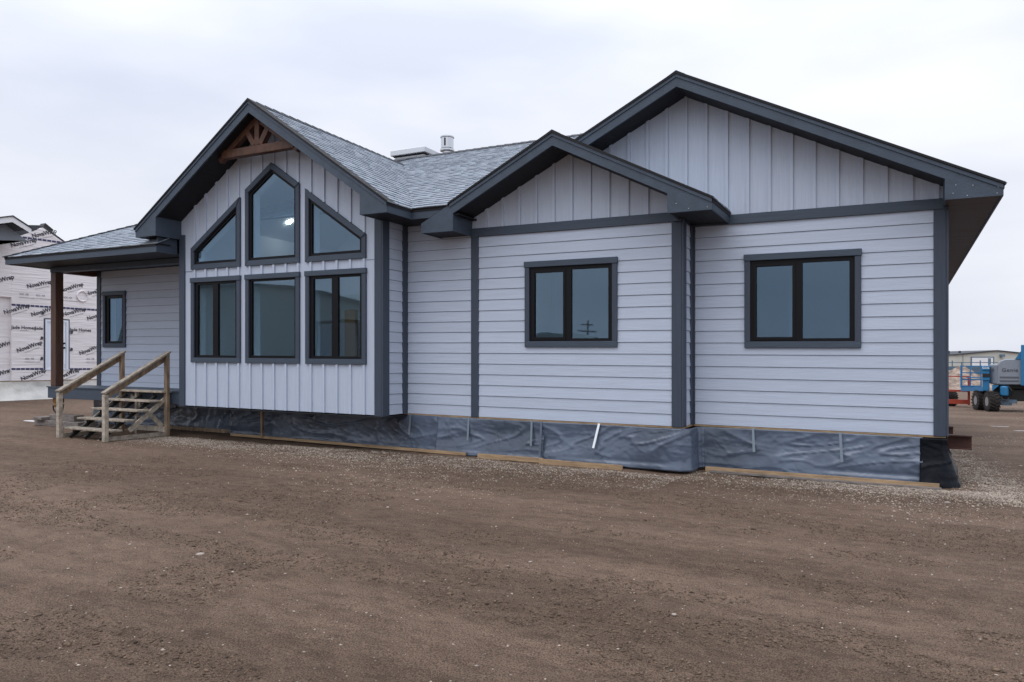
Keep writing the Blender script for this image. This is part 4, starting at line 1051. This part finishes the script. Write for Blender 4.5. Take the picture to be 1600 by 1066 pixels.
# local x = to the right, y = away from the camera side
VA = TH - 0.567
sv, cv_ = math.sin(VA), math.cos(VA)
OX, OY = 2.79, 29.28
LO = local(OX, OY, VA)
bl = thing('boom_lift', (2.9, 29.5, 0), 'blue boom lift with grey engine hood and heavy tyres at the right edge', 'boom lift')
def bk(name, mb, m, parent=bl, **k): return mk(name, LO(mb), M[m], parent, warp=False, **k)
hood = bk('engine_hood', MB().prism(front(0.0), [(0.02, 0.88), (1.4, 0.88), (1.4, 1.74), (0.22, 1.72), (0.08, 1.66), (0.02, 1.56)], -1.2, 0.0), 'hood', bevel=0.035)
bk('hood_nose', MB().prism(top(0), [(0.018, 0.0), (0.018, 1.1), (-0.16, 0.9), (-0.21, 0.35)], 0.90, 1.55), 'hood', hood, bevel=0.03)
for z in (0.98, 1.10): bk('hood_groove', MB().prism(front(0.0), rect(0.08, z, 0.60, z + 0.05), -0.02, 0.012), 'grooves', hood)
bk('turntable', MB().box(-0.1, 1.6, 0.3, 1.2, 0.74, 0.87), 'steel_dk', bevel=0.02)
bk('side_panel', MB().box(0.655, 1.35, -0.12, -0.03, 0.86, 2.18), 'blue', bevel=0.015)
bk('side_panel_gusset', MB().prism(front(-0.02), [(0.50, 1.72), (0.655, 1.72), (0.655, 1.98)], -0.05, 0), 'blue')
bk('chassis', MB().box(-0.1, 2.2, 0.3, 1.3, 0.34, 0.72), 'steel_dk', bevel=0.02)
bk('hydraulic_tank', MB().tube([(0.21, 0.0, 0.52), (0.21, 0.0, 0.55), (0.21, 0.0, 0.80), (0.21, 0.0, 0.84)], [0.10, 0.125, 0.125, 0.10], 16), 'blue')
bk('tank_hose', MB().tube([(0.12, -0.1, 0.5), (0.16, -0.14, 0.4), (0.26, -0.12, 0.36), (0.33, -0.05, 0.45)], 0.022, 6).tube([(0.3, -0.06, 0.86), (0.42, -0.1, 0.7), (0.4, 0.0, 0.5)], 0.02, 6), 'steel_dk')
bk('axle', MB().bar((-0.1, 0.25, 0.36), (0.55, 0.1, 0.33), 0.12, 0.12).box(0.1, 0.42, 0.1, 0.2, 0.2, 0.3), 'bluegrey')
bk('axle_cover', MB().prism(front(-0.01), [(-0.13, 0.66), (0.06, 0.86), (-0.13, 0.86)], -0.3, 0), 'blue')
bk('boom_tower', MB().box(-0.40, -0.20, 0.15, 0.5, 0.66, 1.50).box(-0.43, -0.19, 0.12, 0.55, 1.34, 1.50).box(-0.41, -0.19, 0.12, 0.52, 1.0, 1.12), 'blue', bevel=0.02)
bk('boom_painted_shadow', MB().box(-0.405, -0.195, 0.11, 0.14, 1.13, 1.24), 'steel_dk')  # dark block painted in as shadow between the tower collars
bk('boom', MB().bar((-0.3, 0.4, 0.72), (-1.0, 1.9, 0.66), 0.16, 0.14).bar((-0.3, 0.45, 1.10), (-0.9, 1.9, 1.08), 0.04, 0.04), 'blue')
kt = MB()
KX0, KX1, KY0, KY1 = -1.06, -0.46, 1.9, 2.6
for z in (0.76, 1.0, 1.24, 1.48):
    for p, q in (((KX0, KY0), (KX1, KY0)), ((KX1, KY0), (KX1, KY1)), ((KX0, KY1), (KX1, KY1)), ((KX0, KY0), (KX0, KY1))):
        kt.bar((p[0], p[1], z), (q[0], q[1], z), 0.03, 0.03)
for x_, y_ in ((KX0, KY0), (KX1, KY0), (KX1, KY1), (KX0, KY1), (-0.78, KY0)): kt.bar((x_, y_, 0.72), (x_, y_, 1.5), 0.035, 0.035)
kt.bar((KX0, KY0 - 0.02, 0.72), (KX0, KY0 - 0.02, 1.5), 0.06, 0.05)
kt.box(KX0, KX1, KY0, KY1, 0.68, 0.76)
bk('basket', kt, 'blue')
bk('basket_footboard', MB().box(-0.86, -0.36, KY0 - 0.12, KY0 - 0.06, 0.60, 0.74), 'blue')
def wheel(wx, wy, ang, R, W, parent):
    L = local(wx, wy, ang); zc = R
    prof = [(-W / 2, R * 0.50), (-W / 2, R * 0.80), (-W * 0.44, R * 0.94), (0, R * 0.97), (W * 0.44, R * 0.94), (W / 2, R * 0.80), (W / 2, R * 0.50)]
    mb = MB(); n = 36; m = len(prof)
    for i in range(n):
        t_ = 2 * math.pi * i / n
        for w_, r_ in prof: mb.v.append((w_, r_ * math.cos(t_), zc + r_ * math.sin(t_)))
    for i in range(n):
        for j in range(m - 1):
            a_ = i * m + j; b_ = ((i + 1) % n) * m + j; mb.f.append((a_, a_ + 1, b_ + 1, b_))
    ty = mk('wheel', L(mb), M['tyre'], parent, warp=False)
    tb = MB()                                            # chevron tread bars
    for i in range(18):
        for s_ in (-1, 1):
            t0 = 2 * math.pi * (i + (0.5 if s_ > 0 else 0)) / 18; t1 = t0 + 0.22
            tb.bar((0.01 * s_, R * 0.98 * math.cos(t1), zc + R * 0.98 * math.sin(t1)), (s_ * W * 0.5, R * 0.96 * math.cos(t0), zc + R * 0.96 * math.sin(t0)), 0.045, 0.045)
    mk('tread', L(tb), M['tyre'], ty, warp=False)
    mk('rim', L(MB().tube([(-W * 0.46, 0, zc), (-W * 0.40, 0, zc), (W * 0.40, 0, zc), (W * 0.46, 0, zc)], [R * 0.5, R * 0.42, R * 0.42, R * 0.5], 18)), M['rim'], ty, warp=False)
def wpos(x, y): return OX + x * cv_ - y * sv, OY + x * sv + y * cv_
for x_, y_ in ((-0.14, 0.05), (-0.47, 0.75), (2.0, 0.05), (1.7, 1.3)): wheel(*wpos(x_, y_), VA + 0.36, 0.325, 0.32, bl)
gen = text_mesh('Genie', 0.17, 0.0, 1.1)
off = Vector((OX, OY, 0)); R_ = Vector((cv_, sv, 0)); F_ = Vector((-sv, cv_, 0))
lettering(gen, M['ink'], hood, off + R_ * 0.36 + F_ * -0.014 + Vector((0, 0, 1.36)), R_, -F_)
lettering(text_mesh('S3', 0.12, 0.0), M['ink'], hood, off + R_ * -0.109 + F_ * 0.167 + Vector((0, 0, 1.36)), R_ * 0.228 - F_ * 0.35, R_ * -0.35 - F_ * 0.228)
lettering(text_mesh('Genie', 0.085, 0.002), M['white'], hood, off + R_ * -0.31 + F_ * 0.115 + Vector((0, 0, 1.43)), R_, -F_)
lettering(text_mesh('Z', 0.12, 0.002), M['white'], hood, off + R_ * -0.60 + F_ * (KY0 - 0.125) + Vector((0, 0, 0.67)), R_, -F_)

# orange-red lift platform and its tyre, further back
LR = local(2.18, 31.86, VA + 0.06)
rl = thing('scissor_lift', (1.84, 31.9, 0), 'orange red lift platform with open rails parked behind the house corner', 'lift')
mb = MB()
for z, w_ in ((0.58, 0.07), (1.10, 0.04)): mb.bar((-2.2, 0.0, z), (0.0, 0.0, z), 0.05, w_)
for z in (0.58, 1.1): mb.bar((0.0, 0.02, z), (0.0, 0.9, z), 0.05, 0.05)
for x_ in (-2.1, -1.3, 0.0): mb.bar((x_, 0, 0.06), (x_, 0, 1.12), 0.075, 0.075)
mk('guard_rail', LR(mb), M['red'], rl, warp=False)
mk('bottom_beam', LR(MB().box(-2.2, 0.0, -0.02, 0.12, 0.10, 0.26)), M['red'], rl, warp=False)
wheel(1.62, 32.5, VA + 0.5, 0.27, 0.34, rl)
cn = thing('traffic_cone', (1.50, 34.0, 0), 'red and white traffic cone peeking out beside the corner board', 'cone')
mk('cone_body', MB().tube([(1.50, 34, 0.05), (1.50, 34, 1.5)], [0.25, 0.04], 14), M['cone'], cn, warp=False)
mk('cone_band', MB().tube([(1.50, 34, 0.95), (1.50, 34, 1.35)], [0.131, 0.07], 14), M['white'], cn, warp=False)
mk('cone_base', MB().box(1.22, 1.78, 33.72, 34.28, 0.0, 0.06), M['tyre'], cn, warp=False)

# rubble heap, steel racks, far warehouse
def heap(cx, cy, rx, ry, h, m, label, seed, name='rubble_heap', cat='rubble'):
    mb = MB(); n = 46; 
    for i in range(n + 1):
        for j in range(n + 1):
            u_, v_ = i / n * 2 - 1, j / n * 2 - 1
            r_ = max(0, 1 - (u_ * u_ + v_ * v_)) ** 0.6
            z = h * r_ * (0.75 + 0.7 * noise.noise(Vector((u_ * 3, v_ * 3, seed)))) + 0.25 * h * r_ * abs(noise.noise(Vector((u_ * 13, v_ * 13, seed))))
            mb.v.append((cx + u_ * rx, cy + v_ * ry, z - 0.03))
    for i in range(n):
        for j in range(n):
            b_ = i * (n + 1) + j; mb.f.append((b_, b_ + 1, b_ + n + 2, b_ + n + 1))
    o = mk(name, mb, M[m], warp=False, recalc=False, loc=(cx, cy, 0)); tag(o, label, cat); return o
M['dirtheap'] = mat('orange_brown_rubble', (0.20, 0.12, 0.08), 0.9, 1.0, nscale=3, var=0.5, var_scale=2.5, col2=(0.42, 0.34, 0.28), bdist=0.1)
heap(3.8, 56, 4.6, 3, 1.15, 'dirtheap', 'heap of brown rubble and scrap in front of the steel racks', 2)
heap(1.5, 52, 2.6, 2, 0.75, 'dirtheap', 'low rubble heap just right of the house corner', 6)
LF = local(5.0, 68)
rk = thing('steel_rack', (5, 68, 0), 'long blue grey steel storage rack in front of the far warehouse', 'rack')
mb = MB()
for z in (0.5, 0.95, 1.3, 1.62): mb.bar((-6, 0, z), (2.0, 0, z), 0.06, 0.06)
for i in range(12): mb.bar((-6 + i * 0.72, 0, 0), (-6 + i * 0.72, 0, 1.66 + (0.12 if i % 3 == 0 else 0)), 0.06, 0.06)
mb.bar((1.0, -0.3, 0), (1.0, -0.3, 1.95), 0.14, 0.14)
mk('rack_frame', LF(mb), M['bluegrey'], rk, warp=False)
mk('rack_sheet', LF(MB().box(-6, 2.0, 0.5, 0.6, 0.62, 1.28)), M['bluegrey'], rk, warp=False)
for i, (x_, w_, h_, m_) in enumerate(((-3.6, 0.8, 0.5, 'hood'), (-2.4, 0.9, 0.4, 'cone'), (-1.0, 0.7, 0.6, 'whitegal'), (0.2, 0.8, 0.45, 'lumber'))):
    pass
wh = thing('warehouse', (10, 107, 0), 'distant cream metal warehouse with a low pitched roof and white door', 'warehouse')
LW_ = local(5.64, 104.2, TH)
mk('wall', LW_(MB().prism(front(0), [(0, 0), (9.2, 0), (9.2, 2.6), (7.6, 2.78), (5.1, 3.0), (0, 2.52)], -12, 0)), M['cream'], wh, warp=False)
mk('roof', LW_(MB().prism(front(-0.05), [(-0.15, 2.50), (5.1, 3.0), (9.3, 2.58), (9.3, 2.70), (5.1, 3.12), (-0.15, 2.62)], -12.1, 0.15)), M['darkroof'], wh, warp=False)
wd = mk('roller_door', LW_(MB().prism(front(0), rect(2.1, 0.3, 4.6, 2.2), 0.0, 0.05)), M['white'], wh, warp=False)
mk('door_surround', LW_(MB().prism(front(0), rect(1.95, 0.3, 4.75, 2.33), 0.0, 0.04, [rect(2.1, 0.31, 4.6, 2.2)])), M['bluegrey'], wd, warp=False)
mk('downpipe', LW_(MB().box(1.0, 1.06, -0.06, -0.01, 0, 2.55)), M['greyboard'], wh, warp=False)
mk('flood_light', LW_(MB().box(5.4, 5.75, -0.5, 0, 2.3, 2.6)), M['bluegrey'], wh, warp=False)
mk('roof_cowl', LW_(MB().box(0.55, 0.62, 2, 2.1, 2.6, 3.05).box(1.8, 2.0, 2, 2.2, 2.7, 3.05)), M['steel_dk'], wh, warp=False)
LG = local(2.2, 190)
fb = thing('low_grey_shed', (2.2, 190, 0), 'low grey shed on the horizon behind the warehouse', 'shed')
mk('wall', LG(MB().box(-20, 14, 0, 20, 0, 2.0)), M['bluegrey'], fb, warp=False)
mk('roof', LG(MB().box(-20.3, 14.3, -0.3, 20.3, 2.0, 2.3)), M['greyboard'], fb, warp=False)

# ------------------------------------------------------------------ behind the camera (mirrored in the windows)
bg_ = thing('arched_warehouse', (-55, -36, 0), 'large grey green arched roof workshop across the yard, mirrored in the bay windows', 'warehouse')
arc = [(-84, 0), (-43.0, 0), (-43.0, 6.6)]
for i in range(15):
    t_ = i / 14; x_ = -43.0 - 41.0 * t_; arc.append((x_, 6.6 + 3.0 * (1 - (2 * t_ - 1) ** 2) ** 0.8))
arc.append((-84, 6.6))
arc = [p for i, p in enumerate(arc) if i == 0 or p != arc[i - 1]][:-1]
mk('wall', MB().prism(lambda a, z, o: (a, -35 + o, z), arc, -25, 0), M['khaki'], bg_, warp=False)
mb = MB()
for (x0, z0), (x1, z1) in zip(arc[2:], arc[3:]): mb.bar((x0, -34.9, z0), (x1, -34.9, z1), 0.5, 0.3)
mk('roof_edge', mb, M['darkroof'], bg_, warp=False)
mk('roller_door', MB().box(-49.2, -44.6, -34.99, -34.9, 0, 5.3), M['greyboard'], bg_, warp=False)
mk('door_surround', MB().box(-49.5, -44.3, -34.99, -34.93, 5.301, 5.6).box(-49.5, -49.21, -34.99, -34.93, 0, 5.3).box(-44.59, -44.3, -34.99, -34.93, 0, 5.3), M['steel_dk'], bg_, warp=False)
bh = thing('small_arched_hut', (-45, -78, 0), 'low arched hut across the yard, mirrored in the middle window', 'hut')
arc = [(-52, 0), (-39, 0)] + [(-39 - 13 * t_ / 12, 2.2 + 3.9 * math.sin(math.pi * t_ / 12) ** 0.7) for t_ in range(1, 12)]
mk('wall', MB().prism(lambda a, z, o: (a, -78 + o, z), arc, -12, 0), M['khaki'], bh, warp=False)
pl = thing('utility_pole', (-71, -158, 0), 'wooden utility pole with three crossarms, mirrored in the middle window', 'pole')
mk('pole', MB().tube([(-71, -158, 0), (-71, -158, 12.2)], [0.26, 0.2], 10), M['timber_grey'], pl, warp=False)
for z, w_ in ((11.2, 1.6), (9.6, 2.4), (8.2, 2.8)):
    mk('crossarm', MB().bar((-71 - w_, -158, z), (-71 + w_, -158, z - 0.25), 0.3, 0.32), M['timber_grey'], pl, warp=False)
